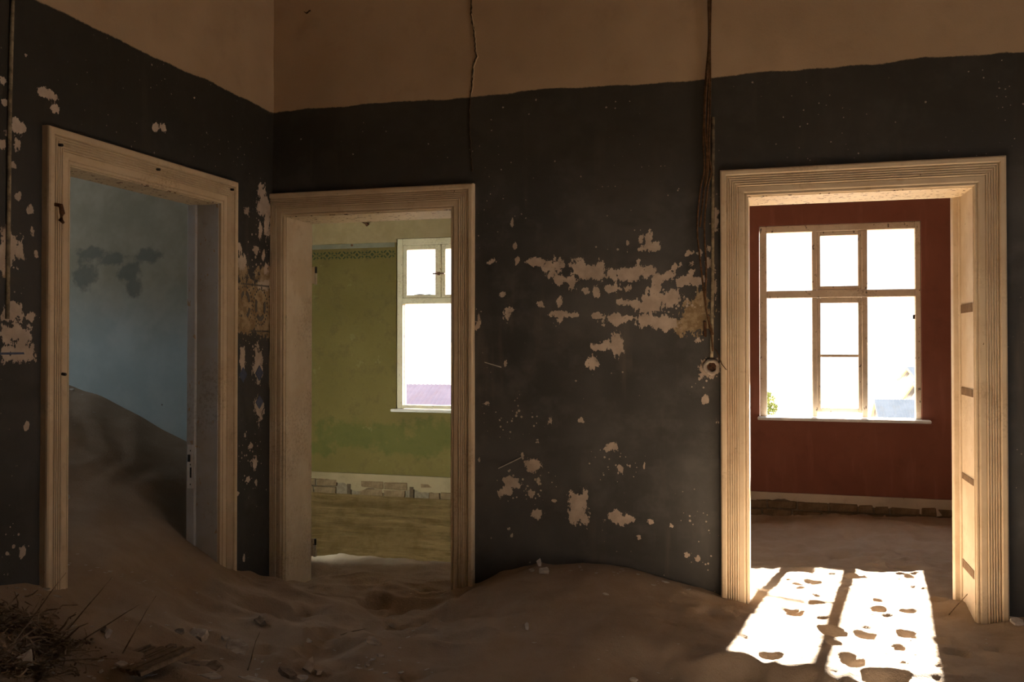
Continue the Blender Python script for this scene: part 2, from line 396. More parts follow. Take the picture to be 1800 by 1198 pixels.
M = dict(
    wall=mat_room_wall(), green=mat_green(), blue=mat_blue(), red=mat_red(),
    cream=mat_paint('cream_door_paint', (.60, .47, .315), (.68, .555, .39), wear=.725),
    cream_h=mat_paint('cream_head_paint', (.60, .47, .315), (.68, .555, .39), wear=.725, grain=(.05, .05, 1)),
    jamb=mat_paint('cream_jamb_paint', (.62, .505, .36), (.70, .60, .46), wear=.71),
    bluejamb=mat_paint('blue_grey_jamb_paint', (.42, .40, .37), (.46, .47, .48), wood=(.40, .29, .18), wear=.64),
    soffit=mat_paint('flaking_head_paint', (.60, .49, .32), (.68, .57, .40), wood=(.15, .09, .05), wear=.60, grain=(.15, 1, 1), bump=.6),
    winpaint=mat_paint('window_paint', (.50, .40, .29), (.60, .50, .38), wood=(.14, .10, .075), wear=.64),
    winwhite=mat_paint('window_paint_pale', (.56, .50, .36), (.64, .58, .44), wood=(.16, .12, .08), wear=.66),
    sill=mat_simple('sill_paint', (.62, .60, .58), (.70, .69, .68), 14),
    sand=mat_sand(),
    bank=mat_bank(),
    ceil=mat_plaster('ceiling_plaster', (.42, .34, .25), (.50, .41, .31), (.33, .25, .17)),
    side=mat_plaster('side_plaster', (.35, .27, .19), (.42, .33, .24), (.25, .19, .13)),
    skirt=mat_plaster('skirting_plaster', (.40, .32, .24), (.50, .41, .32), (.28, .21, .15), .6, (.2, .14, .09)),
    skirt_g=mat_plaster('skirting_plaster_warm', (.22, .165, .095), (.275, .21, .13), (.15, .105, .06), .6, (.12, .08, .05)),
    brick=mat_simple('old_brick', (.130, .086, .048), (.185, .126, .074), 20, .9, .8, .1),
    mortar=mat_simple('old_mortar', (.15, .115, .08), (.20, .155, .11), 30, .95, .9, .05),
    bluegrey=mat_simple('blue_grey_band_paint', (.155, .148, .115), (.19, .18, .14), 10),
    stencil=mat_simple('dark_green_stencil', (.032, .040, .018), (.048, .056, .026), 30),
    stencil_blue=mat_simple('blue_stencil', (.075, .095, .155), (.105, .125, .19), 30),
    stencil_grey=mat_simple('grey_stencil', (.11, .105, .10), (.15, .14, .13), 40),
    crack=mat_simple('crack_shadow', (.06, .04, .025), (.09, .06, .035), 40),
    lip=mat_simple('crack_lip', (.56, .42, .27), (.60, .46, .30), 40),
    cable=mat_simple('cloth_cable', (.085, .045, .022), (.17, .095, .05), 60, .9, .6, .1),
    rust=mat_simple('rusty_iron', (.075, .035, .02), (.16, .075, .035), 60, .85, .8, .3, .2),
    iron=mat_simple('dark_iron', (.02, .018, .016), (.045, .04, .035), 60, .6, .5, .4, .5),
    conduit=mat_simple('painted_conduit', (.40, .33, .22), (.17, .14, .10), 30, .8, .5),
    wood=mat_simple('bare_brown_wood', (.165, .105, .06), (.225, .15, .09), 40, .85, .5),
    flake=mat_simple('paint_flake', (.44, .40, .36), (.60, .55, .49), 30, .8, .3),
    chunk=mat_simple('plaster_chunk', (.34, .28, .23), (.52, .45, .38), 25, .95, .9),
    darkchunk=mat_simple('dark_debris', (.19, .145, .11), (.30, .24, .185), 30, .95, .9),
    bark=mat_simple('weathered_board', (.20, .15, .105), (.29, .22, .16), 40, .95, 1.0),
    twig=mat_simple('dry_twig', (.13, .09, .06), (.40, .31, .22), 14, .9, .6),
    pink=mat_corrugated('pink_metal_roof', (.17, .13, .165), (.205, .16, .195), (.19, .13, .14)),
    greyroof=mat_corrugated('grey_metal_roof', (.16, .175, .195), (.19, .205, .225), (.18, .18, .18)),
    render=mat_plaster('pale_house_render', (.42, .40, .36), (.48, .46, .42)),
    eave=mat_simple('timber_eaves', (.36, .28, .19), (.44, .35, .25), 8),
    leaf=mat_leaf(), bark_tree=mat_simple('tree_bark', (.12, .09, .06), (.18, .14, .1), 10),
)

# ------------------------------------------------------------------ sand height field
# SAND-BEGIN
SP = np.array([
 (-2.67,4.40,.20),(-2.43,4.60,.152),(-2.0,4.62,.155),(-1.60,4.58,.185),(-1.47,4.42,.225),(-1.33,4.42,.29),(-1.12,4.42,.365),(-.80,4.42,.395),
 (-.63,4.42,.38),(-.46,4.42,.335),(-.29,4.42,.303),(-.22,4.42,.275),(-.09,4.44,.245),(.35,4.50,.235),(.80,4.55,.262),(.90,4.42,.245),(1.03,4.42,.272),
 (1.10,4.42,.285),(2.0,4.42,.36),(3.2,4.42,.42),
 (-2.67,2.60,.63),(-2.67,2.80,.57),(-2.62,2.95,.50),(-2.70,3.25,.56),(-2.60,3.4,.46),(-2.83,3.90,.505),(-2.67,3.93,.40),(-2.67,4.10,.308),(-2.67,4.23,.277),
 (-2.4,4.15,.24),(-2.4,3.7,.31),(-2.9,2.9,.68),
 (-4.336,4.72,1.234),(-4.05,4.72,1.159),(-3.67,4.72,.996),(-3.40,4.72,.881),(-3.0,4.72,.71),(-5.4,4.72,1.5),(-3.1,3.9,.66),(-3.2,3.3,.72),(-3.7,3.6,.92),
 (-4.6,3.6,1.18),(-5.6,3.4,1.35),(-5.2,2.0,1.1),(-3.6,2.0,.78),(-3.4,1.0,.75),(-5.2,.5,1.0),
 (-.85,4.05,.36),(-.85,3.6,.305),(-.85,3.1,.28),(-1.35,4.0,.255),(-1.35,3.4,.27),(-2.0,4.0,.205),(-2.0,3.5,.26),(-1.6,3.0,.29),(-2.2,3.0,.37),(-2.45,2.45,.52),
 (-2.0,2.3,.42),(-1.2,2.2,.31),(-.2,3.2,.30),(-.1,3.9,.275),(.35,4.0,.262),(.35,3.55,.30),(.3,3.2,.26),(1.0,3.7,.30),(1.6,3.6,.35),(2.8,2.8,.42),(.6,2.6,.3),(0,1,.38),(-2.5,1.0,.62),
 (2.6,.8,.5),(-1,-1,.5),(2,-1,.5),(-2.5,-1,.6),
 (-.9,8.0,.05),(.6,8.0,.056),(1.45,8.0,.09),(2.5,8,.12),(.6,7.2,.02),(.5,6.6,.05),(.5,5.95,.10),(.40,5.3,.165),(-.9,6.2,.12),(2.4,6.2,.14),(-.8,5.0,.22),(2.3,5.0,.25),(-1,7,.06),
])
def _k(r): return r ** 1.0 * r * np.log(r + 1e-9)
def _rbf_fit(P, lam=2e-3):
    n = len(P); d = np.hypot(P[:,None,0]-P[None,:,0], P[:,None,1]-P[None,:,1])
    K = _k(d) + lam*np.eye(n); Q = np.c_[np.ones(n), P[:,:2]]
    A = np.block([[K, Q],[Q.T, np.zeros((3,3))]])
    return np.linalg.solve(A, np.r_[P[:,2], np.zeros(3)])
_W = _rbf_fit(SP)
def _rbf(x, y):
    s = _W[-3] + _W[-2]*x + _W[-1]*y
    for (px, py, _), w in zip(SP, _W[:-3]):
        s = s + w*_k(np.hypot(x-px, y-py))
    return s
def _hash(i, j, s):
    a = np.sin(i*127.1 + j*311.7 + s*74.7) * 43758.5453
    return a - np.floor(a)
def _vn(x, y, s):
    i = np.floor(x); j = np.floor(y); u = x-i; v = y-j
    u = u*u*u*(u*(u*6-15)+10); v = v*v*v*(v*(v*6-15)+10)
    a = _hash(i, j, s); b = _hash(i+1, j, s); c = _hash(i, j+1, s); d = _hash(i+1, j+1, s)
    return a+(b-a)*u+(c-a)*v+(a-b-c+d)*u*v - .5
def _sm(t): t = np.clip(t, 0, 1); return t*t*(3-2*t)
# footprints and hollows: x, y, radius along x, radius along y, depth, turn
DENTS = [
 (0.101,4.415,0.057,0.080,0.038,0.28),
 (0.258,4.106,0.056,0.078,0.039,0.28),
 (0.399,4.134,0.045,0.062,0.031,0.28),
 (0.586,4.180,0.055,0.058,0.034,0.28),
 (0.507,3.953,0.037,0.052,0.025,0.28),
 (0.294,3.646,0.059,0.083,0.041,0.28),
 (0.404,3.498,0.069,0.049,0.033,0.28),
 (-0.059,4.848,0.041,0.058,0.028,0.28),
 (0.169,5.172,0.046,0.065,0.032,0.28),
 (0.158,5.019,0.039,0.054,0.025,0.28),
 (0.196,5.684,0.051,0.071,0.034,0.28),
 (0.489,5.535,0.057,0.080,0.039,0.28),
 (0.798,4.769,0.037,0.052,0.026,0.28),
 (0.726,3.924,0.040,0.056,0.027,0.28),
 (-0.035,5.589,0.027,0.038,0.019,0.28),
 (0.214,4.660,0.048,0.041,0.025,0.28),
 (0.498,4.517,0.045,0.040,0.027,0.28),
 (0.623,4.527,0.043,0.028,0.019,0.28),
 (0.525,4.753,0.025,0.033,0.017,0.28),
 (0.106,5.304,0.024,0.034,0.017,0.28),
 (0.741,5.178,0.028,0.039,0.019,0.28),
 (0.801,5.699,0.037,0.052,0.021,0.28),
 (0.686,4.104,0.034,0.048,0.017,0.28),
 (0.267,3.896,0.034,0.047,0.023,0.28),
 (-2.064,3.565,0.059,0.082,0.041,0.28),
 (-1.806,3.448,0.065,0.091,0.043,0.28),
 (-1.702,3.111,0.095,0.099,0.047,0.28),
 (-2.103,3.842,0.067,0.056,0.034,0.28),
 (-1.956,4.193,0.083,0.116,0.038,0.28),
 (-2.221,3.658,0.059,0.060,0.034,0.28),
 (-1.646,3.836,0.068,0.090,0.025,0.28),
 (-1.799,3.796,0.052,0.057,0.025,0.28),
 (-1.479,3.913,0.111,0.135,0.043,0.28),
 (-1.758,4.520,0.054,0.061,0.025,0.28),
 (-2.253,3.761,0.070,0.056,0.025,0.28),
 (-2.231,3.488,0.081,0.090,0.025,0.28),
 (-1.483,3.033,0.084,0.072,0.025,0.28),
 (-1.532,3.510,0.080,0.100,0.025,0.28),
 (-1.889,3.112,0.042,0.056,0.025,0.28),
 (-1.286,3.106,0.102,0.066,0.025,0.28),
 (-0.234,4.081,0.067,0.059,0.025,0.28),
 (-0.106,3.514,0.090,0.059,0.030,0.28),
 (0.098,3.440,0.067,0.032,0.022,0.28),
 (-0.282,3.581,0.084,0.056,0.025,0.28),
 (-0.246,3.395,0.086,0.044,0.021,0.28),
 (-0.219,3.287,0.067,0.036,0.021,0.28),
 (-0.002,3.627,0.054,0.042,0.025,0.28),
 (0.898,3.998,0.060,0.071,0.021,0.28),
 (-0.806,3.680,0.114,0.086,0.017,0.28),
 (-0.258,4.291,0.116,0.061,0.021,0.28),
 (0.254,6.292,0.138,0.121,0.025,0.28),
 (0.114,6.635,0.131,0.109,0.017,0.28),
 (0.750,6.309,0.118,0.099,0.017,0.28),
 (0.483,6.483,0.092,0.082,0.017,0.28),
 (0.807,5.972,0.083,0.079,0.017,0.28),
 (-2.323,3.211,0.113,0.065,0.017,0.28),
]
_r = np.random.default_rng(5)
for _ in range(45):      # trodden ground in and before the sunlit doorway
    DENTS.append((_r.uniform(-.5, 1.5), _r.uniform(3.2, 6.6), _r.uniform(.05,.09), _r.uniform(.035,.06), _r.uniform(.005,.012), _r.uniform(-.9,.9)))
for _ in range(70):      # softer hollows towards the middle doorway
    DENTS.append((_r.uniform(-2.5, -1.15), _r.uniform(2.8, 4.5), _r.uniform(.08,.17), _r.uniform(.06,.11), _r.uniform(.008,.022), _r.uniform(-.9,.9)))
for _ in range(150):     # small scuffs
    DENTS.append((_r.uniform(-.4, 1.4), _r.uniform(3.3, 6.4), _r.uniform(.018,.045), _r.uniform(.012,.026), _r.uniform(.004,.010), _r.uniform(-.5,.9)))
def sand_h(x, y):
    x = np.asarray(x, float); y = np.asarray(y, float)
    h = _rbf(x, np.minimum(y, 8.2))
    # pit in the green room
    g = np.where(x > -2.70, _sm((y-4.42)/.22), 1.0*(y > 4.73))*(x < -1.15)*_sm((-1.2-x)/.25)
    n = _vn(x*3, y*3, 9)*.05 + _vn(x*8, y*8, 4)*.02
    top = .150 + .03*_vn(x*2.3, y*2.3, 3) + .02*_sm((x+2.1)/.5)
    prof = np.where(y < 5.05, top, top + (-.52-top)*_sm((y-5.05)/.9)) + n
    prof = np.where(y > 6.9, -.52 + .05*n, prof)
    h = h*(1-g) + prof*g
    yr = 3.60 - .30*(x+.22) + .10*_vn(x*3.3, x*0, 17)
    h = h - .085*_sm((yr-y)/.17)*_sm((.50-x)/.15)*_sm((x+.75)/.4)*_sm((y-2.6)/.5)
    # undulation, stronger where people walked
    amp = .35 + .65*_sm((.9-np.abs(x-.45))/.6)*(y > 3) + .35*_sm((-.9-x)/.4)*(x > -2.6)
    amp = np.where(x < -2.62, .25, amp)
    amp = amp + .9*_sm((y-5.6)/.5)*(x > -1.1)
    rg = (.25 + 1.75*_sm((-.75-x)/.5)*_sm((x+2.75)/.3) + .8*_sm((.75-np.abs(x-.4))/.4)*_sm((3.7-y)/.3))*(y < 4.7)*(x > -2.8) + .75*_sm((y-5.0)/.4)*(x > -1.0)
    w1 = x + .12*_vn(x*2.1, y*2.1, 51); w2 = y + .12*_vn(x*2.1+9, y*2.1, 52)
    h = h + rg*(.052*(.25-np.abs(_vn(w1*2.3, w2*4.6, 53))) + 0.026*(.25-np.abs(_vn(w1*5.1, w2*9.3, 54))))
    h = h + amp*(.020*_vn(x*3.1+7, y*3.6, 1) + .016*_vn(x*6.3, y*7.1+3, 2) + 0.010*_vn(x*14, y*15, 6) + .006*_vn(x*29, y*33, 8))
    # wind ripples on the slope in the left doorway
    rp = _sm((-2.3-x)/.3)*_sm((y-2.9)/.3)
    h = h + rp*.006*np.sin((x*1.0+y*.55)*22 + 2.5*_vn(x*2.2, y*2.2, 5)*4)*(.4+1.2*np.abs(_vn(x*1.7, y*1.7, 12)))
    for dx, dy, ra, rb, dep, tn in DENTS:
        m = (np.abs(x-dx) < 3*max(ra, rb)) & (np.abs(y-dy) < 3*max(ra, rb))
        if not np.any(m): continue
        X = x[m]-dx if x.ndim else x-dx; Y = y[m]-dy if y.ndim else y-dy
        c, s = math.cos(tn), math.sin(tn)
        q = np.hypot((X*c+Y*s)/ra, (-X*s+Y*c)/rb)
        q = q*(1 + .25*_vn((X+dx)*13, (Y+dy)*13, 61) + .10*_vn((X+dx)*45, (Y+dy)*45, 62))
        dd = -dep*np.exp(-q**1.9*.9) + dep*.22*np.exp(-((q-1.35)/.42)**2)
        if x.ndim: h[m] += dd
        else: h = h + dd
    return h
# SAND-END

def lines(segs):
    out = []
    for a, b, st in segs:
        n = max(1, int(round((b-a)/st)))
        out += list(np.linspace(a, b, n, endpoint=False))
    out.append(segs[-1][1])
    return np.array(out)
gx = lines([(-6.2,-4.6,.10),(-4.6,-3.0,.03),(-3.0,-2.6,.015),(-2.6,1.9,.0125),(1.9,3.6,.08)])
gy = lines([(-1.6,1.5,.15),(1.5,2.3,.05),(2.3,3.4,.0125),(3.4,6.0,.0115),(6.0,6.8,.02),(6.8,8.15,.05)])
GX, GY = np.meshgrid(gx, gy, indexing='ij')
GZ = sand_h(GX, GY)
nx, ny = GX.shape
me = bpy.data.meshes.new('floor')
idx = np.arange(nx*ny).reshape(nx, ny)
cx = .5*(GX[:-1,:-1]+GX[1:,1:]); cyy = .5*(GY[:-1,:-1]+GY[1:,1:])
keep = ~((cx < -2.95) & (cyy > 4.95)) | (cx > -4.9) & (cyy > 4.95)
keep &= ~((cx < -2.72) & (cyy > 4.78) & (cyy < 4.9))
q = np.stack([idx[:-1,:-1], idx[1:,:-1], idx[1:,1:], idx[:-1,1:]], -1)[keep]
me.vertices.add(nx*ny); me.vertices.foreach_set('co', np.stack([GX, GY, GZ], -1).astype(np.float32).ravel())
me.loops.add(q.size); me.loops.foreach_set('vertex_index', q.astype(np.int32).ravel())
me.polygons.add(len(q)); me.polygons.foreach_set('loop_start', np.arange(0, q.size, 4, dtype=np.int32)); me.polygons.foreach_set('loop_total', np.full(len(q), 4, np.int32))
me.update(calc_edges=True)
floor = link_mesh('floor', me, M['sand'], None, True)
tag(floor, 'brown wind-blown sand drifted across the floors, trodden with footprints', 'sand', kind='structure')

# ------------------------------------------------------------------ walls
def blobs(u, v, lst, grow=1.0):
    f = np.full(u.shape, -1.6)
    for a, b, ra, rb in lst:
        f = np.maximum(f, 1 - np.hypot((u-a)/(ra*grow+.004), (v-b)/(rb*grow+.004)))
    return np.maximum(f, -1.6)

def wall(name, mat, u0, u1, v0, v1, openings, to3, thick, cell=None, peel=(), ochre=(), speck=(), rough=.0, fine=None, parent=None):
    """wall slab with openings. to3(u, v, d): d = depth behind the room face"""
    def axis(a, b, cuts, fa):
        pts = sorted({a, b, *[c for c in cuts if a < c < b]})
        out = []
        for p, q2 in zip(pts[:-1], pts[1:]):
            st = cell if cell else 10
            n = max(1, int(math.ceil((q2-p)/st)))
            out += list(np.linspace(p, q2, n, endpoint=False))
        out.append(pts[-1]); return np.array(out)
    us = axis(u0, u1, [c for o in openings for c in o[:2]] + ([fine[0], fine[1]] if fine else []), None)
    vs = axis(v0, v1, [c for o in openings for c in o[2:]], None)
    U, V = np.meshgrid(us, vs, indexing='ij')
    dd = np.zeros_like(U)
    if rough:
        dd = rough*(2*_vn(U*1.3, V*1.3, 21) + _vn(U*4.5, V*4.5, 22)*.8 + _vn(U*15, V*15, 23)*.25)
    verts = [to3(a, b, c) for a, b, c in zip(U.ravel(), V.ravel(), dd.ravel())]
    faces = []
    I = np.arange(U.size).reshape(U.shape)
    def hole(a, b): return any(o[0] < a < o[1] and o[2] < b < o[3] for o in openings)
    for i in range(len(us)-1):
        for j in range(len(vs)-1):
            if not hole((us[i]+us[i+1])/2, (vs[j]+vs[j+1])/2):
                faces.append((I[i,j], I[i+1,j], I[i+1,j+1], I[i,j+1]))
    nfront = len(verts)
    def quad(*p):
        b = len(verts); verts.extend([to3(*k) for k in p]); faces.append((b, b+1, b+2, b+3))
    ub = sorted({u0, u1, *[c for o in openings for c in o[:2] if u0 < c < u1]}); vb = sorted({v0, v1, *[c for o in openings for c in o[2:] if v0 < c < v1]})
    for a, b in zip(ub[:-1], ub[1:]):
        for c, d in zip(vb[:-1], vb[1:]):
            if not hole((a+b)/2, (c+d)/2): quad((b,c,thick),(a,c,thick),(a,d,thick),(b,d,thick))
    for o in list(openings) + [(u0, u1, v0, v1)]:
        a, b, c, d = max(o[0],u0), min(o[1],u1), max(o[2],v0), min(o[3],v1)
        quad((a,c,0),(a,d,0),(a,d,thick),(a,c,thick)); quad((b,c,0),(b,c,thick),(b,d,thick),(b,d,0))
        quad((a,d,0),(b,d,0),(b,d,thick),(a,d,thick)); quad((a,c,0),(a,c,thick),(b,c,thick),(b,c,0))
    o = from_py(name, verts, [tuple(int(k) for k in f) for f in faces], mat, parent)
    for an, lst, g in (('peel', peel, 1.0), ('ochre', ochre, 1.0), ('speck', speck, 1.0)):
        at = o.data.attributes.new(an, 'FLOAT', 'POINT')
        vals = np.full(len(verts), -1.6, np.float32)
        if len(lst):
            vals[:nfront] = blobs(U.ravel(), V.ravel(), lst, g)
        if an == 'speck': vals = np.clip(vals+.25, 0, 1)
        at.data.foreach_set('value', vals)
    tag(o, kind='structure')
    return o

E_ = .012
OP_M = (-2.587-E_, -1.602+E_, -1, HEAD+E_)
OP_R = (-.091-E_, .896+E_, -1, HEAD+E_)
OP_L = (2.910-E_, 3.926+E_, -1, HEAD+E_)
wb = wall('wall_back', M['wall'], XL-TL, 3.42, -.6, ZC, [OP_M, OP_R], lambda u, v, d: (u, YB+d, v), TB, .014, PEEL_BACK, OCHRE_BACK, SPECK_BACK, .004)
tag(wb, 'charcoal painted wall with pale flaked patches, pierced by two cream doorways', 'wall')
wl = wall('wall_left', M['wall'], -1.3, YB+.01, -.6, ZC, [OP_L], lambda u, v, d: (XL-d, u, v), TL, .014, PEEL_LEFT, OCHRE_LEFT, SPECK_LEFT, .004)
wl['dark_tone'] = .42  # mixes the whole dark paint of this wall evenly darker
tag(wl, 'dark painted side wall with the doorway to the blue room', 'wall')
# far outer wall, one stretch per room
WG = (-3.462, -2.58, .862, 2.512)
WR = (-.067, 1.222, .862, 2.512)
GREEN_DAMP = [(-3.95,.60,.45,.16),(-3.55,.62,.25,.12),(-3.05,.60,.35,.17),(-4.4,.45,.3,.08),(-3.3,.50,.5,.1)]
wg = wall('wall_far_green', M['green'], -5.0, -1.1, -.7, ZC, [WG], lambda u, v, d: (u, YF+d, v), .22, .03, GREEN_DAMP, (), (), .003)
tag(wg, 'olive green painted wall seen through the middle doorway', 'wall')
wr = wall('wall_far_red', M['red'], -1.1, 2.7, -.7, ZC, [WR], lambda u, v, d: (u, YF+d, v), .22, .05, (), (), (), .003)
tag(wr, 'brick red painted wall seen through the right doorway', 'wall')
wu = wall('wall_blue', M['blue'], -6.1, XL-TL-.001, -.6, ZC, [], lambda u, v, d: (u, YU+d, v), .18, .03, [(a, b, c*k, d*k) for (a, b, c, d), k in zip(STAIN_BLUE[:-1], (1.5, 1.4, 1.4, .75, .75, .75))], (), (), .003)
tag(wu, 'pale blue painted wall with grey stains above a sand drift', 'wall')
# shell that closes the rooms
def slab(name, b, mat, label):
    o = MB().box(*b).build(name, mat)
    tag(o, label, 'wall', kind='structure'); return o
slab('wall_partition', (-1.22, -1.0, YB+TB+.001, YF-.001, -.6, ZC), M['side'], 'partition wall between the green and red rooms')
slab('wall_green_side', (-5.0, -4.82, YU+.181, YF-.001, -.6, ZC), M['green'], 'green painted side wall of the middle room')
slab('wall_red_side', (2.45, 2.65, YB+TB+.001, YF-.001, -.6, ZC), M['red'], 'red painted side wall of the right room')
wrt = wall('wall_right', M['side'], -1.3, YB-.001, -.6, ZC, [(1.9, 2.9, 1.0, 2.15)], lambda u, v, d: (3.4+d, u, v), .2)  # opening out of view, added so side light rakes the sand and left wall
tag(wrt, 'side wall of the main room beyond the right edge, with an opening added for fill light', 'wall')
wfr = wall('wall_front', M['side'], XL-.02, 3.42, -.6, ZC, [], lambda u, v, d: (u, -1.3-d, v), .2)
tag(wfr, 'plain wall behind the viewpoint', 'wall')
wbl = wall('wall_blue_side', M['blue'], .2, YU-.001, -.6, ZC, [(2.7, 4.5, 1.8, 3.1)], lambda u, v, d: (-6.1-d, u, v), .2)  # unseen opening added so sky light reaches the blue wall
tag(wbl, 'outer side wall of the blue room with an unseen opening added to light the room', 'wall')
wbf = wall('wall_blue_front', M['blue'], -6.1, XL-TL-.001, -.6, ZC, [], lambda u, v, d: (u, .2-d, v), .2)
tag(wbf, 'near wall of the blue room', 'wall')

cl = MB().box(-6.2, 3.6, -1.55, YF+.2, ZC, ZC+.15).build('ceiling', M['ceil'])
tag(cl, 'plain plaster ceiling above the rooms', 'ceiling', kind='structure')

# ------------------------------------------------------------------ doorways
# casing profile: s = distance outward from the opening edge, d = projection from the wall
PROF = [(0,0),(0,.016),(.004,.019),(.010,.019),(.012,.015),(.016,.022),(.020,.024),(.042,.024),(.044,.020)]
_s = .046
for k in range(5):
    PROF += [(_s, .027), (_s+.0030, .029), (_s+.0068, .027), (_s+.0076, .0218), (_s+.0098, .0218)]
    _s += .0106
PROF += [(.100,.033),(.104,.037),(.120,.037),(.126,.033),(.128,.026),(.128,0)]

def casing(parent, to3, a, b, zt, z0, mat):
    """three mitred lengths of fluted casing round an opening a..b, top zt"""
    n = len(PROF)
    def strip(name, end0, end1):
        nonlocal mat
        v = [to3(*end0(s), d) for s, d in PROF] + [to3(*end1(s), d) for s, d in PROF]
        f = [(i, i+1, n+i+1, n+i) for i in range(n-1)] + [tuple(range(n)), tuple(range(n, 2*n))]
        mb = MB(); mb.v = v; mb.f = f
        return mb.build(name, mat, parent)
    l = strip('casing_side', lambda s: (a-s, z0), lambda s: (a-s, zt+s))
    hm = M['cream_h']
    _m, mat = mat, hm
    h = strip('casing_head', lambda s: (a-s, zt+s), lambda s: (b+s, zt+s))
    mat = _m
    r = strip('casing_side', lambda s: (b+s, z0), lambda s: (b+s, zt+s))
    return l, h, r

# right doorway (red room)
d3 = empty('door_3', (.40, YB, .2))
tag(d3, 'wide cream fluted doorway opening to the red room, sunlight on its sand', 'doorway', kind='structure')
wallY = lambda u, v, d: (u, YB-d, v)
casing(d3, wallY, -.091, .896, HEAD, -.05, M['cream'])
MB().box(-.091-E_, -.091+.004, YB-.002, YB+TB, -.05, HEAD).build('jamb', M['jamb'], d3)
MB().box(.896-.004, .896+E_, YB-.002, YB+TB, -.05, HEAD).build('jamb', M['jamb'], d3)
MB().box(-.091, .896, YB-.002, YB+TB, HEAD-.004, HEAD+E_).build('head_lining', M['soffit'], d3)
MB().bev_box(.862, .896, YB+TB-.005, YB+TB+.055, -.05, HEAD+.03, .003).build('door_stop', M['jamb'], d3)
MB().bev_box(.884, .893, YB+TB-.030, YB+TB-.004, -.05, HEAD, .002).build('rebate_strip', M['jamb'], d3)
for z0_, z1_ in ((1.642, 1.682), (1.255, 1.290), (.856, .884), (.436, .474)):
    tag(MB().box(.8895, .8925, YB+.012, YB+TB-.035, z0_, z1_).build('nailing_strip', M['wood'], d3), 'brown bare wood strip let into the cream jamb')
# middle doorway (green room)
d2 = empty('door_2', (-2.1, YB, .15))
tag(d2, 'cream fluted doorway opening to the olive green room', 'doorway', kind='structure')
casing(d2, wallY, -2.587, -1.602, HEAD, -.05, M['cream'])
# the left leg meets the corner: trim is cut by the side wall, so only the part in the room shows
MB().box(-2.587-E_, -2.587+.004, YB-.002, YB+TB, -.05, HEAD).build('jamb', M['jamb'], d2)
MB().box(-1.602-.004, -1.602+E_, YB-.002, YB+TB, -.05, HEAD).build('jamb', M['jamb'], d2)
MB().box(-2.587, -1.602, YB-.002, YB+TB, HEAD-.004, HEAD+E_).build('head_lining', M['soffit'], d2)
for zc in (1.90, .30):
    hp = MB().tube([(-2.566, YB+TB+.012, zc-.055), (-2.566, YB+TB+.012, zc+.012)], .010, 10).build('hinge', M['winwhite'], d2)
    MB().tube([(-2.566, YB+TB+.012, zc+.013), (-2.566, YB+TB+.012, zc+.05)], .009, 10).build('hinge_pin', M['iron'], hp)
    MB().box(-2.587, -2.566, YB+TB-.002, YB+TB+.004, zc-.05, zc+.05).build('hinge_leaf', M['winwhite'], hp)
# left doorway (blue room)
d1 = empty('door_1', (XL, 3.42, .5))
tag(d1, 'cream fluted doorway in the side wall, half filled by a dark sand drift', 'doorway', kind='structure')
wallX = lambda u, v, d: (XL+d, u, v)
casing(d1, wallX, 2.910, 3.926, HEAD, .2, M['cream'])
MB().box(XL-TL, XL+.002, 2.910-E_, 2.910+.004, .1, HEAD).build('jamb', M['bluejamb'], d1)
jb = MB().box(XL-TL, XL+.002, 3.926-.004, 3.926+E_, .1, HEAD).build('jamb', M['bluejamb'], d1)
MB().box(XL-TL, XL+.002, 2.910, 3.926, HEAD-.004, HEAD+E_).build('head_lining', M['soffit'], d1)
MB().bev_box(XL-TL-.012, XL-TL+.036, 3.905, 3.924, .1, HEAD, .003).build('door_stop', M['bluejamb'], d1)
st = MB().box(XL-TL-.004, XL-TL+.030, 3.9035, 3.9055, .765, .985).build('strike_plate', M['sill'], d1)
tag(st, 'pale painted steel strike plate')
for zc, hh, xx in ((.917, .018, -.001), (.845, .026, .012), (.955, .004, .012), (.885, .004, .012), (.785, .004, .012)):
    w = .008 if hh > .02 else (.014 if hh > .01 else .004)
    MB().box(XL-TL+xx-.0+.0, XL-TL+xx+w, 3.9015, 3.9040, zc-hh, zc+hh).build('latch_hole', M['iron'], st)
# nails and an iron hook on the left casing
for y_, z_ in ((3.413, 2.282), (2.836, 2.269), (3.989, 2.287), (2.86, 1.38)):
    MB().tube([(XL+.030, y_, z_), (XL+.046, y_, z_-.002)], .006, 8).build('nail', M['iron'], d1)
MB().tube([(XL+.03, 2.818, 2.035), (XL+.055, 2.820, 2.03), (XL+.060, 2.822, 2.00), (XL+.050, 2.826, 1.975), (XL+.052, 2.838, 1.965)], [.007, .009, .010, .009, .005], 8).build('hook', M['rust'], d1, True)

# ------------------------------------------------------------------ windows
def member(p, name, mat, x0, x1, z0, z1, y0=YF+.02, y1=YF+.085, c=.005):
    return MB().bev_box(x0, x1, y0, y1, z0, z1, c).build(name, mat, p)

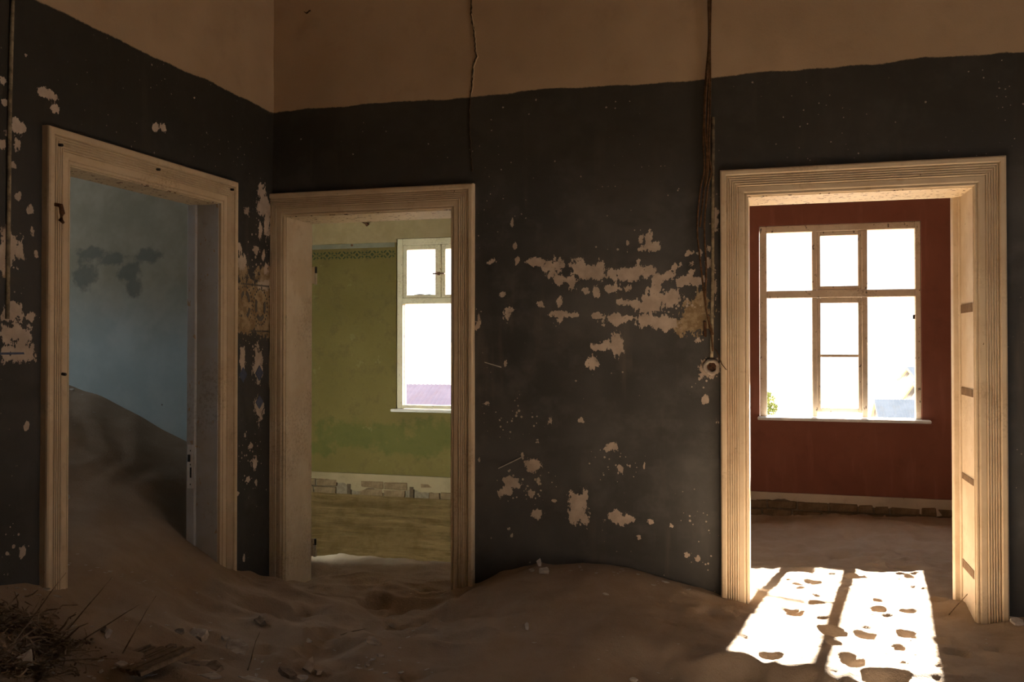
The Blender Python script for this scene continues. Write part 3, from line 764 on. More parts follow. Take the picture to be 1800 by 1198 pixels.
w1 = empty('window_1', (.58, YF, .87))
tag(w1, 'six-light timber window with flaking paint in the red wall', 'window', kind='structure')
P_ = M['winpaint']
for x0, x1 in ((-.066, -.004), (1.176, 1.221)): member(w1, 'frame_post', P_, x0, x1, .862, 2.511)
member(w1, 'frame_head', P_, -.004, 1.176, 2.450, 2.511)
member(w1, 'transom', P_, -.004, 1.176, 1.886, 1.950, YF+.012, YF+.085)
for x0, x1 in ((.366, .408), (.762, .809)):
    member(w1, 'mullion', P_, x0, x1, 1.950, 2.450); member(w1, 'mullion', P_, x0, x1, .872, 1.886)
for z0, z1, bt, br in ((1.951, 2.449, .036, .034), (.912, 1.885, .045, .038)):
    s_ = empty('sash', (.585, YF+.04, z0)); s_.parent = w1; s_.matrix_parent_inverse = Matrix.Translation(-Vector(w1.location))
    member(s_, 'stile', P_, .409, .435, z0, z1, YF+.03, YF+.07, .003); member(s_, 'stile', P_, .735, .761, z0, z1, YF+.03, YF+.07, .003)
    member(s_, 'rail', P_, .435, .735, z1-bt, z1, YF+.03, YF+.07, .003); member(s_, 'rail', P_, .435, .735, z0, z0+br, YF+.03, YF+.07, .003)
    if z0 < 1: member(s_, 'glazing_bar', P_, .435, .735, 1.380, 1.406, YF+.04, YF+.065, .003)
member(w1, 'sill', M['sill'], -.085, 1.282, .842, .868, YF-.075, YF+.16, .006)
MB().box(1.160, 1.176, YF+.03, YF+.05, 1.70, 1.735).build('latch', M['iron'], w1)

w2 = empty('window_2', (-3.02, YF, .87))
tag(w2, 'pale timber window with small upper casements in the green wall', 'window', kind='structure')
P2 = M['winwhite']
for x0, x1 in ((-3.461, -3.402), (-2.64, -2.581)): member(w2, 'frame_post', P2, x0, x1, .862, 2.511)
member(w2, 'frame_head', P2, -3.402, -2.64, 2.448, 2.511)
member(w2, 'transom', P2, -3.402, -2.64, 1.878, 1.935, YF+.010, YF+.085)
member(w2, 'bottom_rail', P2, -3.402, -2.64, .868, .903)
for x0, x1 in ((-3.395, -3.385),): member(w2, 'weather_strip', P2, x0, x1, .903, 1.878, YF+.03, YF+.075, .003)
for x0, x1 in ((-3.037, -3.005),): member(w2, 'mullion', P2, x0, x1, 1.935, 2.448, YF+.008, YF+.085)
for x0, x1 in ((-3.401, -3.038), (-3.004, -2.641)):
    s_ = empty('sash', ((x0+x1)/2, YF+.04, 1.94)); s_.parent = w2; s_.matrix_parent_inverse = Matrix.Translation(-Vector(w2.location))
    member(s_, 'stile', P2, x0, x0+.040, 1.936, 2.447, YF+.03, YF+.07, .003); member(s_, 'stile', P2, x1-.032, x1, 1.936, 2.447, YF+.03, YF+.07, .003)
    member(s_, 'rail', P2, x0+.040, x1-.032, 2.403, 2.447, YF+.03, YF+.07, .003); member(s_, 'rail', P2, x0+.040, x1-.032, 1.936, 1.965, YF+.03, YF+.07, .003)
    g = MB(); xa = x0+.10
    g.prism([(xa, 1.965), (xa+.20, 1.965), (xa+.17, 1.972), (xa+.12, 1.969), (xa+.07, 1.976), (xa+.02, 1.970)], lambda a, b: (a, YF+.048, b), lambda a, b: (a, YF+.052, b)).build('glass_remnant', M['iron'], s_)
member(w2, 'sill', M['sill'], -3.50, -2.54, .838, .864, YF-.05, YF+.16, .006)
lt = MB().tube([(-3.085, YF+.005, 2.165), (-2.965, YF+.005, 2.165)], .007, 8).build('latch', M['rust'], w2)
MB().box(-3.035, -3.01, YF-.004, YF+.012, 2.15, 2.18).build('latch_keeper', M['rust'], lt)

# ------------------------------------------------------------------ lower wall: skirting plaster, brick courses, joist pockets
def ragged_strip(name, mat, x0, x1, ztop, zlow, y0, y1, parent, seed, amp, holes=()):
    r = np.random.default_rng(seed)
    n = int((x1-x0)/.025); xs = np.linspace(x0, x1, n)
    lo = np.interp(xs, *zip(*zlow)) + amp*np.convolve(r.normal(size=n+6), np.ones(4)/4, 'same')[3:-3]
    mb = MB()
    for i in range(n-1):
        xm = (xs[i]+xs[i+1])/2
        if any(h0 < xm < h1 for h0, h1 in holes):
            hz = [h[2] for h in holes if h[0] < xm < h[1]][0] if len(holes[0]) > 2 else None
        a, b = lo[i], lo[i+1]
        p = [(xs[i], a), (xs[i+1], b), (xs[i+1], ztop), (xs[i], ztop)]
        mb.prism(p, lambda u, v: (u, y0, v), lambda u, v: (u, y1, v))
    o = mb.build(name, mat, parent)
    return o

def brick_mesh(name, w, h, d, seed):
    r = random.Random(seed)
    bm = bmesh.new(); bmesh.ops.create_cube(bm, size=1)
    for v in bm.verts:
        v.co = Vector((v.co.x*w, v.co.y*d, v.co.z*h)) + Vector((r.uniform(-.006,.006), r.uniform(-.004,.004), r.uniform(-.004,.004)))
    bmesh.ops.bevel(bm, geom=bm.edges[:], offset=.006, segments=1, affect='EDGES')
    me = bpy.data.meshes.new(name); bm.to_mesh(me); bm.free(); me.materials.append(M['brick'])
    return me
BR = [brick_mesh('brick', w, .068, .05, i) for i, w in enumerate((.235, .235, .22, .11))]

# red room
tag(ragged_strip('skirting_plaster', M['skirt'], -1.0, 2.45, .222, [(-1,.165),(-.15,.160),(0,.165),(.15,.155),(.4,.150),(.55,.165),(.62,.135),(.9,.130),(1.1,.115),(1.3,.095),(1.45,.098),(2.45,.10)], YF-.022, YF+.002, wr, 3, .020), 'chipped pale plaster skirting')
MB().box(-1.0, 2.45, YF-.004, YF+.002, -.2, .2).build('mortar_bed', M['mortar'], wr)
r_ = random.Random(4)
for row, zc in enumerate((.118, .040)):
    x_ = -1.0 + (.1 if row else 0)
    while x_ < 2.2:
        k = r_.choice([0, 1, 2, 0, 3]); w_ = (.235, .235, .22, .11)[k]
        o = bpy.data.objects.new('brick', BR[k]); COL.objects.link(o); o.parent = wr
        o.location = (x_+w_/2, YF-.004+r_.uniform(-.004, .006), zc+r_.uniform(-.004, .004)); o.rotation_euler = (0, r_.uniform(-.015, .015), 0)
        x_ += w_ + .014
# green room
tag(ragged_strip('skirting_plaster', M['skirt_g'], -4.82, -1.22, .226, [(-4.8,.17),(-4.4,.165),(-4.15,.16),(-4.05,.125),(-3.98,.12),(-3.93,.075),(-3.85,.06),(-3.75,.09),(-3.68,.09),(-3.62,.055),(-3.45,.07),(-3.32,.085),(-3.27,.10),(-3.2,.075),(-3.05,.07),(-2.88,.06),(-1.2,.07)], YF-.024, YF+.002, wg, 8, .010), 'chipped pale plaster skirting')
MB().box(-4.82, -1.22, YF-.004, YF+.002, -.6, .2).build('mortar_bed', M['mortar'], wg)
r_ = random.Random(9)
for row, zc in enumerate((.125, .048)):
    x_ = -4.80 + (.1 if row else 0)
    while x_ < -1.4:
        k = r_.choice([0, 1, 2, 0, 3]); w_ = (.235, .235, .22, .11)[k]
        if not (x_ < -3.97 < x_+w_ or x_ < -3.29 < x_+w_):
            o = bpy.data.objects.new('brick', BR[k]); COL.objects.link(o); o.parent = wg
            o.location = (x_+w_/2, YF-.004+r_.uniform(-.004, .006), zc+r_.uniform(-.004, .004)); o.rotation_euler = (0, r_.uniform(-.02, .02), 0)
        x_ += w_ + .014
for xc in (-3.945, -3.285):
    MB().box(xc-.022, xc+.018, YF-.027, YF+.001, .012, .122).build('joist_pocket', M['crack'], wg)
# compacted bank under the green wall
bx_ = np.linspace(-4.81, -1.23, 150); bt = np.linspace(0, 1, 44)
BX, BT = np.meshgrid(bx_, bt, indexing='ij')
bz = -.60 + (.625 + .030*_vn(BX*1.1, BX*0+3, 31))*BT
prof = .62*(1-BT)**1.25 + .05*(1-BT)
ledge = .020*np.sin(BT*19+2.5*_vn(BX*.8, BX*0, 33)) + .030*_vn(BX*1.5, BT*9, 34) + .014*_vn(BX*6, BT*30, 35)
ledge += -.030*(np.exp(-((BT-.47-.03*_vn(BX*2, BX*0, 37))/.015)**2)) 
by = YF-.040 - np.maximum(prof*.62 + 1.6*ledge*_sm(BT*6)*_sm((1-BT)*6), 0)
nb0, nb1 = BX.shape; I = np.arange(nb0*nb1).reshape(nb0, nb1)
fb = np.stack([I[:-1,:-1], I[1:,:-1], I[1:,1:], I[:-1,1:]], -1).reshape(-1, 4).tolist()
bk = from_py('sand_bank', np.stack([BX, by, bz], -1).reshape(-1, 3).tolist(), fb, M['bank'], None, True)
tag(bk, 'layered bank of compacted brown sand under the green wall', 'sand bank', kind='stuff')

# stencilled frieze and grey band in the green room
tag(MB().box(-4.82, -3.475, YF-.0035, YF+.001, 2.432, 2.477).build('painted_band', M['bluegrey'], wg), 'flat blue-grey painted band')
def motif_mesh():
    mb = MB()
    f0 = lambda u, v: (u, -.0012, v); f1 = lambda u, v: (u, .002, v)
    mb.prism([(0, -.019), (.019, 0), (0, .019), (-.019, 0)], f0, f1)
    for cx_, r0, r1, half in ((0, .030, .043, .42), (.0815, .022, .036, .36), (-.0815, .022, .036, .36)):
        for q in range(4):
            m_ = math.pi/4 + q*math.pi/2
            if cx_ and (math.cos(m_) > 0) == (cx_ > 0): continue
            out = [(cx_+r1*math.cos(t)*1.05, r1*math.sin(t)) for t in np.linspace(m_-half, m_+half, 6)]
            inn = [(cx_+r0*math.cos(t)*1.05, r0*math.sin(t)) for t in np.linspace(m_+half, m_-half, 6)]
            mb.prism(out+inn, f0, f1)
    for sx in (-1, 1):
        mb.prism([(sx*.050, -.002), (sx*.076, -.002), (sx*.076, .002), (sx*.050, .002)], f0, f1)
        mb.prism([(sx*.073, -.006), (sx*.081, -.006), (sx*.081, .006), (sx*.073, .006)], f0, f1)
        for sz in (-1, 1): mb.prism([(sx*.052, sz*.034), (sx*.058, sz*.034), (sx*.058, sz*.039), (sx*.052, sz*.039)], f0, f1)
    me_ = bpy.data.meshes.new('stencil_motif'); me_.from_pydata(mb.v, [], mb.f)
    bm = bmesh.new(); bm.from_mesh(me_); bmesh.ops.recalc_face_normals(bm, faces=bm.faces[:]); bm.to_mesh(me_); bm.free()
    me_.materials.append(M['stencil']); return me_
mm = motif_mesh()
for k in range(8):
    o = bpy.data.objects.new('stencil_motif', mm); COL.objects.link(o); o.parent = wg
    o.location = (-4.775 + k*.163 + .083, YF-.0035, 2.366)
o['label'] = 'dark green stencilled diamond and leaf motif'

# stencil remains on the left wall beside the corner: blue diamonds and oval medallions
fX = lambda y, z: (XL+.0015, y, z); bX = lambda y, z: (XL-.006, y, z)
for y_, z_, h_ in ((4.152, 1.332, .042), (4.311, 1.336, .042), (4.312, 1.178, .038)):
    tag(MB().prism([(y_-.038, z_), (y_, z_-h_), (y_+.038, z_), (y_, z_+h_)], fX, bX).build('stencil_diamond', M['stencil_blue'], wl), 'small blue stencilled diamond')
for y_, z_, full in ((4.168, 1.704, True), (4.318, 1.698, False)):
    mb = MB()
    for a0, a1 in ((.25, 1.30), (1.85, 2.90), (3.40, 4.45), (5.0, 6.05)) if full else ((2.6, 3.6), (3.95, 5.5), (5.8, 6.7)):
        out = [(y_+.052*math.cos(t), z_+.078*math.sin(t)) for t in np.linspace(a0, a1, 8)]
        inn = [(y_+.034*math.cos(t), z_+.054*math.sin(t)) for t in np.linspace(a1, a0, 8)]
        mb.prism(out+inn, fX, bX)
    for k in range(26):
        t = 2*math.pi*k/26
        cy_, cz_ = y_+.070*math.cos(t), z_+.098*math.sin(t)
        mb.prism([(cy_-.005, cz_), (cy_, cz_-.006), (cy_+.005, cz_), (cy_, cz_+.006)], fX, bX)
    tag(mb.build('stencil_medallion', M['stencil_grey'], wl), 'grey oval stencilled medallion with a dotted rim')
for z_ in (1.565, 1.815):
    mb = MB()
    for k in range(20):
        y0 = 4.10 + k*.0155
        mb.prism([(y0, z_-.005), (y0+.009, z_-.005), (y0+.009, z_+.005), (y0, z_+.005)], fX, bX)
    mb.build('stencil_dots', M['stencil_grey'], wl)
for z_, y1_ in ((1.548, 2.735), (1.562, 2.70), (1.462, 2.74)):
    MB().box(XL-.006, XL+.0015, 2.50, y1_, z_-.004, z_+.004).build('stencil_line', M['stencil_blue'], wl)

# crack in the upper back wall
def ribbon(name, pts, w, mat, parent, y, seed, off=0):
    r = random.Random(seed); v = []; f = []
    dense = []
    for (x0, z0), (x1, z1) in zip(pts[:-1], pts[1:]):
        n = max(2, int(abs(z1-z0)/.012))
        for k in range(n): dense.append((x0+(x1-x0)*k/n + r.uniform(-.003, .003), z0+(z1-z0)*k/n))
    dense.append(pts[-1])
    mb = MB()
    for (x0, z0), (x1, z1) in zip(dense[:-1], dense[1:]):
        ww = w*r.uniform(.4, 1.2)
        mb.prism([(x0-ww+off, z0), (x0+ww+off, z0), (x1+ww+off, z1), (x1-ww+off, z1)], lambda a, b: (a, y, b), lambda a, b: (a, y+.02, b))
    return mb.build(name, mat, parent)
CR = [(-1.50,3.9),(-1.492,3.6),(-1.495,3.307),(-1.498,3.232),(-1.479,3.125),(-1.473,3.034),(-1.466,3.004),(-1.485,2.96),(-1.488,2.90),(-1.494,2.85),(-1.501,2.802)]
tag(ribbon('crack', CR, .0035, M['crack'], wb, YB-.0055, 2), 'thin dark crack running down the plaster')
tag(ribbon('crack_lip', CR[3:], .0022, M['lip'], wb, YB-.0065, 3, .006), 'raised pale lip beside the crack')
ribbon('crack', [(-1.501,2.80),(-1.505,2.70),(-1.498,2.55),(-1.49,2.40)], .0022, M['crack'], wb, YB-.0052, 5)
ribbon('crack', [(-2.478,3.345),(-2.462,3.335),(-2.452,3.342),(-2.442,3.350)], .004, M['crack'], wb, YB-.0052, 6)
# scratches
for a, b in (((-1.345, .85), (-1.215, .915)), ((-1.42, 1.40), (-1.33, 1.375))):
    MB().prism([(a[0], a[1]-.002), (b[0], b[1]-.003), (b[0], b[1]+.003), (a[0], a[1]+.002)], lambda u, v: (u, YB-.006, v), lambda u, v: (u, YB+.01, v)).build('scratch', M['flake'], wb)

# ------------------------------------------------------------------ wires and fittings on the walls
cb = empty('hanging_cable', (-.27, YB-.03, 3.9))
tag(cb, 'bundle of old brown cloth wires hanging down the back wall', 'cable')
base = [(-.262,3.89),(-.262,3.40),(-.263,3.177),(-.266,2.98),(-.272,2.795),(-.279,2.60),(-.281,2.481),(-.283,2.34),(-.295,2.258),(-.318,2.064),(-.296,1.869),(-.277,1.674),(-.245,1.54),(-.238,1.46)]
for k in range(5):
    r_ = random.Random(20+k); pts = []
    end = len(base) - (0, 1, 4, 5, 6)[k]
    for i, (x_, z_) in enumerate(base[:end]):
        sp = .006 if i < 4 else .012
        if k in (1,) and 7 <= i <= 10: x_ += .028 if i < 10 else .015
        pts.append((x_ + (k-2)*sp*.55 + r_.uniform(-.004, .004), YB-.022-.006*(k % 2)-r_.uniform(0, .006), z_))
    # smooth by subdividing (Catmull-Rom)
    sm_ = []
    for i in range(len(pts)-1):
        p0, p1, p2, p3 = [np.array(pts[max(0, min(len(pts)-1, i+o_))]) for o_ in (-1, 0, 1, 2)]
        for t in (0, .25, .5, .75):
            sm_.append(tuple(.5*((2*p1)+(-p0+p2)*t+(2*p0-5*p1+4*p2-p3)*t*t+(-p0+3*p1-3*p2+p3)*t**3)))
    sm_.append(pts[-1])
    MB().tube(sm_, .0048 if k < 3 else .0038, 6).build('wire', M['cable'], cb, True)
tag(MB().tube([(-.243, YB-.02, 1.47), (-.232, YB-.040, 1.452), (-.212, YB-.045, 1.40), (-.19, YB-.05, 1.372)], .0022, 5).build('wire_end', M['cable'], cb), 'loose frayed wire end')
tag(MB().tube([(-.252, YB-.004, 2.60), (-.254, YB-.005, 2.2), (-.256, YB-.004, 1.8), (-.262, YB-.005, 1.43)], .0085, 8).build('conduit', M['conduit'], None, True), 'thin pale conduit running down beside the hanging wires', 'conduit')
jx = empty('junction_box', (-.262, YB, 1.385))
tag(jx, 'round broken junction box at the foot of the thin conduit', 'junction box')
mb = MB(); nseg = 22
rr_ = random.Random(3)
ring = [(.040, .0), (.040, .010), (.030, .016), (.022, .012), (.020, -.004)]
for k in range(nseg):
    t = 2*math.pi*k/nseg; j = rr_.uniform(.90, 1.12)
    for a_, d_ in ring: mb.v.append((-.262+a_*j*math.cos(t), YB-d_, 1.385+a_*j*math.sin(t)))
L_ = len(ring)
for k in range(nseg):
    for i in range(L_-1): mb.f.append((k*L_+i, k*L_+i+1, ((k+1) % nseg)*L_+i+1, ((k+1) % nseg)*L_+i))
mb.build('rim', M['chunk'], jx, True)
MB().tube([(-.262, YB+.002, 1.385), (-.262, YB-.006, 1.385)], .022, 14).build('rusted_core', M['rust'], jx)
for dx, dz in ((-.008, .008), (.007, -.004), (-.002, -.012)):
    MB().tube([(-.262+dx, YB-.004, 1.385+dz), (-.262+dx, YB-.014, 1.385+dz)], .004, 6).build('screw', M['iron'], jx)
tag(MB().bev_box(-.299, -.285, YB-.014, YB+.004, 1.53, 1.605, .003).build('iron_clip', M['rust']), 'small rusty iron clip beside the hanging wires', 'clip')
tag(MB().tube([(XL+.006, 2.640, 3.3), (XL+.006, 2.633, 2.761), (XL+.006, 2.624, 2.338), (XL+.007, 2.620, 1.588)], .0075, 8).build('conduit', M['conduit'], None, True), 'pale painted conduit on the dark side wall at the far left', 'conduit')
brk = empty('wall_bracket', (-3.79, YF, 2.68))
tag(brk, 'small rusty pipe stub high on the green room wall', 'bracket')
MB().tube([(-3.76, YF+.002, 2.665), (-3.76, YF-.045, 2.665), (-3.745, YF-.055, 2.645)], .013, 8).build('stub', M['rust'], brk, True)
MB().tube([(-3.83, YF+.002, 2.715), (-3.825, YF-.02, 2.70), (-3.79, YF-.022, 2.672), (-3.76, YF-.02, 2.665)], .008, 6).build('arm', M['rust'], brk, True)
for x_, z_ in ((-4.075, 2.70), (-3.93, 2.463)):
    MB().tube([(x_, YF+.002, z_), (x_, YF-.010, z_)], .012, 8).build('peg', M['rust'], wg)

SHARDS = [
 ('plaster_chunk', -2.29, 2.32, 0.057, 0.096, 0.012, 7, 'flake', 0.01, (0.5, 0.2, 0.3), 'large pale plaster flake leaning beside the twig heap'),
 ('plaster_chunk', -2.292, 2.707, 0.024, 0.038, 0.01, 5, 'flake', 0.018, (1.0, 0.4, 0.7), 'narrow white plaster chip standing upright in the sand'),
 ('plaster_chunk', -2.332, 2.733, 0.024, 0.029, 0.018, 6, 'darkchunk', 0.012, (0.8, 0.2, 0.2), 'dark splinter behind the upright white chip'),
 ('plaster_chunk', -2.199, 3.106, 0.081, 0.069, 0.03, 8, 'chunk', 0.01, (0.25, 0.15, -0.5), 'broken grey plaster lump, leftmost of the larger lumps on the sand'),
 ('plaster_chunk', -2.014, 3.109, 0.129, 0.11, 0.016, 8, 'chunk', 0.006, (0.18, 0.3, -0.4), 'wide flat plaster slab sunk in the sand with a pale end'),
 ('plaster_chunk', -2.129, 3.193, 0.036, 0.035, 0.012, 6, 'chunk', 0.006, (0.2, 0.2, 0.4), 'small plaster chip just behind the wide flat slab'),
 ('plaster_chunk', -2.1, 3.396, 0.059, 0.036, 0.016, 6, 'darkchunk', 0.012, (0.3, 0.3, -0.5), 'dark pointed chip on the crest before the left doorway'),
 ('plaster_chunk', -2.228, 3.026, 0.055, 0.043, 0.012, 6, 'darkchunk', 0.006, (0.2, 0.1, -0.6), 'dark flat chip left of the broken plaster lump'),
 ('plaster_chunk', -2.159, 2.892, 0.043, 0.041, 0.016, 6, 'darkchunk', 0.006, (0.2, 0.1, 0.4), 'small dark lump behind the furrowed board'),
 ('plaster_chunk', -1.523, 3.292, 0.073, 0.05, 0.012, 7, 'chunk', 0.008, (0.25, 0.25, -0.3), 'pale plaster chip alone on the sand before the middle doorway'),
 ('plaster_chunk', -1.619, 2.952, 0.041, 0.055, 0.02, 6, 'chunk', 0.022, (0.9, 0.3, 0.3), 'grey plaster piece standing on edge at the bottom'),
 ('plaster_chunk', -1.625, 2.909, 0.041, 0.038, 0.014, 6, 'flake', 0.006, (0.2, 0.2, 0.2), 'white chip below the standing grey piece'),
 ('plaster_chunk', -1.677, 2.898, 0.104, 0.046, 0.022, 7, 'darkchunk', 0.006, (0.1, 0.2, -0.3), 'long dark clod left of the standing grey piece'),
 ('plaster_chunk', -1.58, 2.951, 0.027, 0.035, 0.012, 6, 'chunk', 0.006, (0.2, 0.2, 0.9), 'small pale chip right of the standing grey piece'),
 ('plaster_chunk', -1.878, 2.752, 0.067, 0.05, 0.022, 7, 'darkchunk', 0.008, (0.2, 0.2, -0.2), 'dark broken clod at the bottom, right of the furrowed board'),
 ('plaster_chunk', -2.047, 2.858, 0.052, 0.036, 0.014, 6, 'darkchunk', 0.005, (0.2, 0.1, 0.2), 'low dark clod against the furrowed board'),
 ('plaster_chunk', -1.818, 2.644, 0.074, 0.033, 0.008, 7, 'flake', 0.006, (0.1, 0.1, 0.2), 'pale thin sliver lying on the dark broken clod'),
 ('plaster_chunk', -1.725, 2.751, 0.121, 0.037, 0.01, 8, 'flake', 0.005, (0.05, 0.1, 0.1), 'flat pale slab cut by the bottom edge'),
 ('plaster_chunk', -2.091, 2.54, 0.044, 0.041, 0.006, 5, 'flake', 0.006, (0.1, 0.3, 0.2), 'pale card-like flake left of the furrowed board'),
 ('plaster_chunk', -1.825, 3.322, 0.025, 0.026, 0.008, 5, 'flake', 0.005, (0.2, 0.2, 0.4), 'tiny white chip in the hollow before the middle doorway'),
 ('plaster_chunk', -1.444, 3.077, 0.018, 0.031, 0.01, 5, 'chunk', 0.006, (0.4, 0.2, 0.4), 'small grey stone chip at bottom centre left'),
 ('plaster_chunk', -1.437, 3.174, 0.033, 0.024, 0.008, 5, 'chunk', 0.005, (0.2, 0.2, 0.6), 'tiny grey chip beside the gravelly patch'),
 ('plaster_chunk', -1.115, 4.394, 0.027, 0.039, 0.005, 6, 'flake', 0.018, (1.15, 0.2, 0.3), 'white flake standing against the mound under the charcoal wall'),
 ('plaster_chunk', -1.063, 4.292, 0.058, 0.049, 0.006, 7, 'flake', 0.006, (0.5, 0.1, 0.2), 'broad white flake lying on the mound under the charcoal wall'),
 ('plaster_chunk', -1.133, 4.314, 0.029, 0.025, 0.006, 5, 'flake', 0.005, (0.4, 0.1, 0.6), 'small white flake left of the broad flake on the mound'),
 ('plaster_chunk', -0.981, 3.651, 0.023, 0.038, 0.005, 5, 'flake', 0.012, (0.9, 0.3, 0.4), 'single upright white flake in the middle of the sand mound'),
 ('plaster_chunk', -0.708, 4.015, 0.032, 0.018, 0.005, 5, 'flake', 0.005, (0.3, 0.1, 0.2), 'thin white sliver on the slope of the mound'),
 ('plaster_chunk', -0.476, 4.348, 0.035, 0.02, 0.005, 5, 'flake', 0.005, (0.3, 0.1, 0.2), 'white sliver on the right shoulder of the mound'),
 ('plaster_chunk', -0.487, 3.331, 0.032, 0.023, 0.006, 5, 'flake', 0.005, (0.3, 0.1, 0.2), 'white chip at bottom edge below the mound'),
 ('plaster_chunk', 1.046, 4.357, 0.059, 0.05, 0.01, 6, 'flake', 0.008, (0.4, 0.1, 0.2), 'pale flake at the right edge beside the door casing'),
 ('plaster_chunk', 1.041, 4.451, 0.042, 0.026, 0.01, 6, 'flake', 0.008, (0.4, 0.1, 0.2), 'pale flake at the foot of the right door casing'),
 ('plaster_chunk', -2.64, 2.781, 0.035, 0.017, 0.005, 5, 'flake', 0.004, (0.2, 0.1, 0.2), 'pale flake at the foot of the left door casing'),
 ('plaster_chunk', -2.592, 2.786, 0.04, 0.013, 0.005, 5, 'flake', 0.004, (0.1, 0.1, 0.2), 'thin pale sliver in front of the left door casing'),
 ('plaster_chunk', -4.228, 4.655, 0.036, 0.027, 0.006, 5, 'flake', 0.006, (0.4, 0.1, 0.2), 'pale flake at the crest of the drift in the blue room'),
 ('plaster_chunk', -3.264, 3.569, 0.028, 0.037, 0.006, 5, 'flake', 0.006, (0.6, 0.1, 0.2), 'pale flake low on the drift beside the left casing'),
]
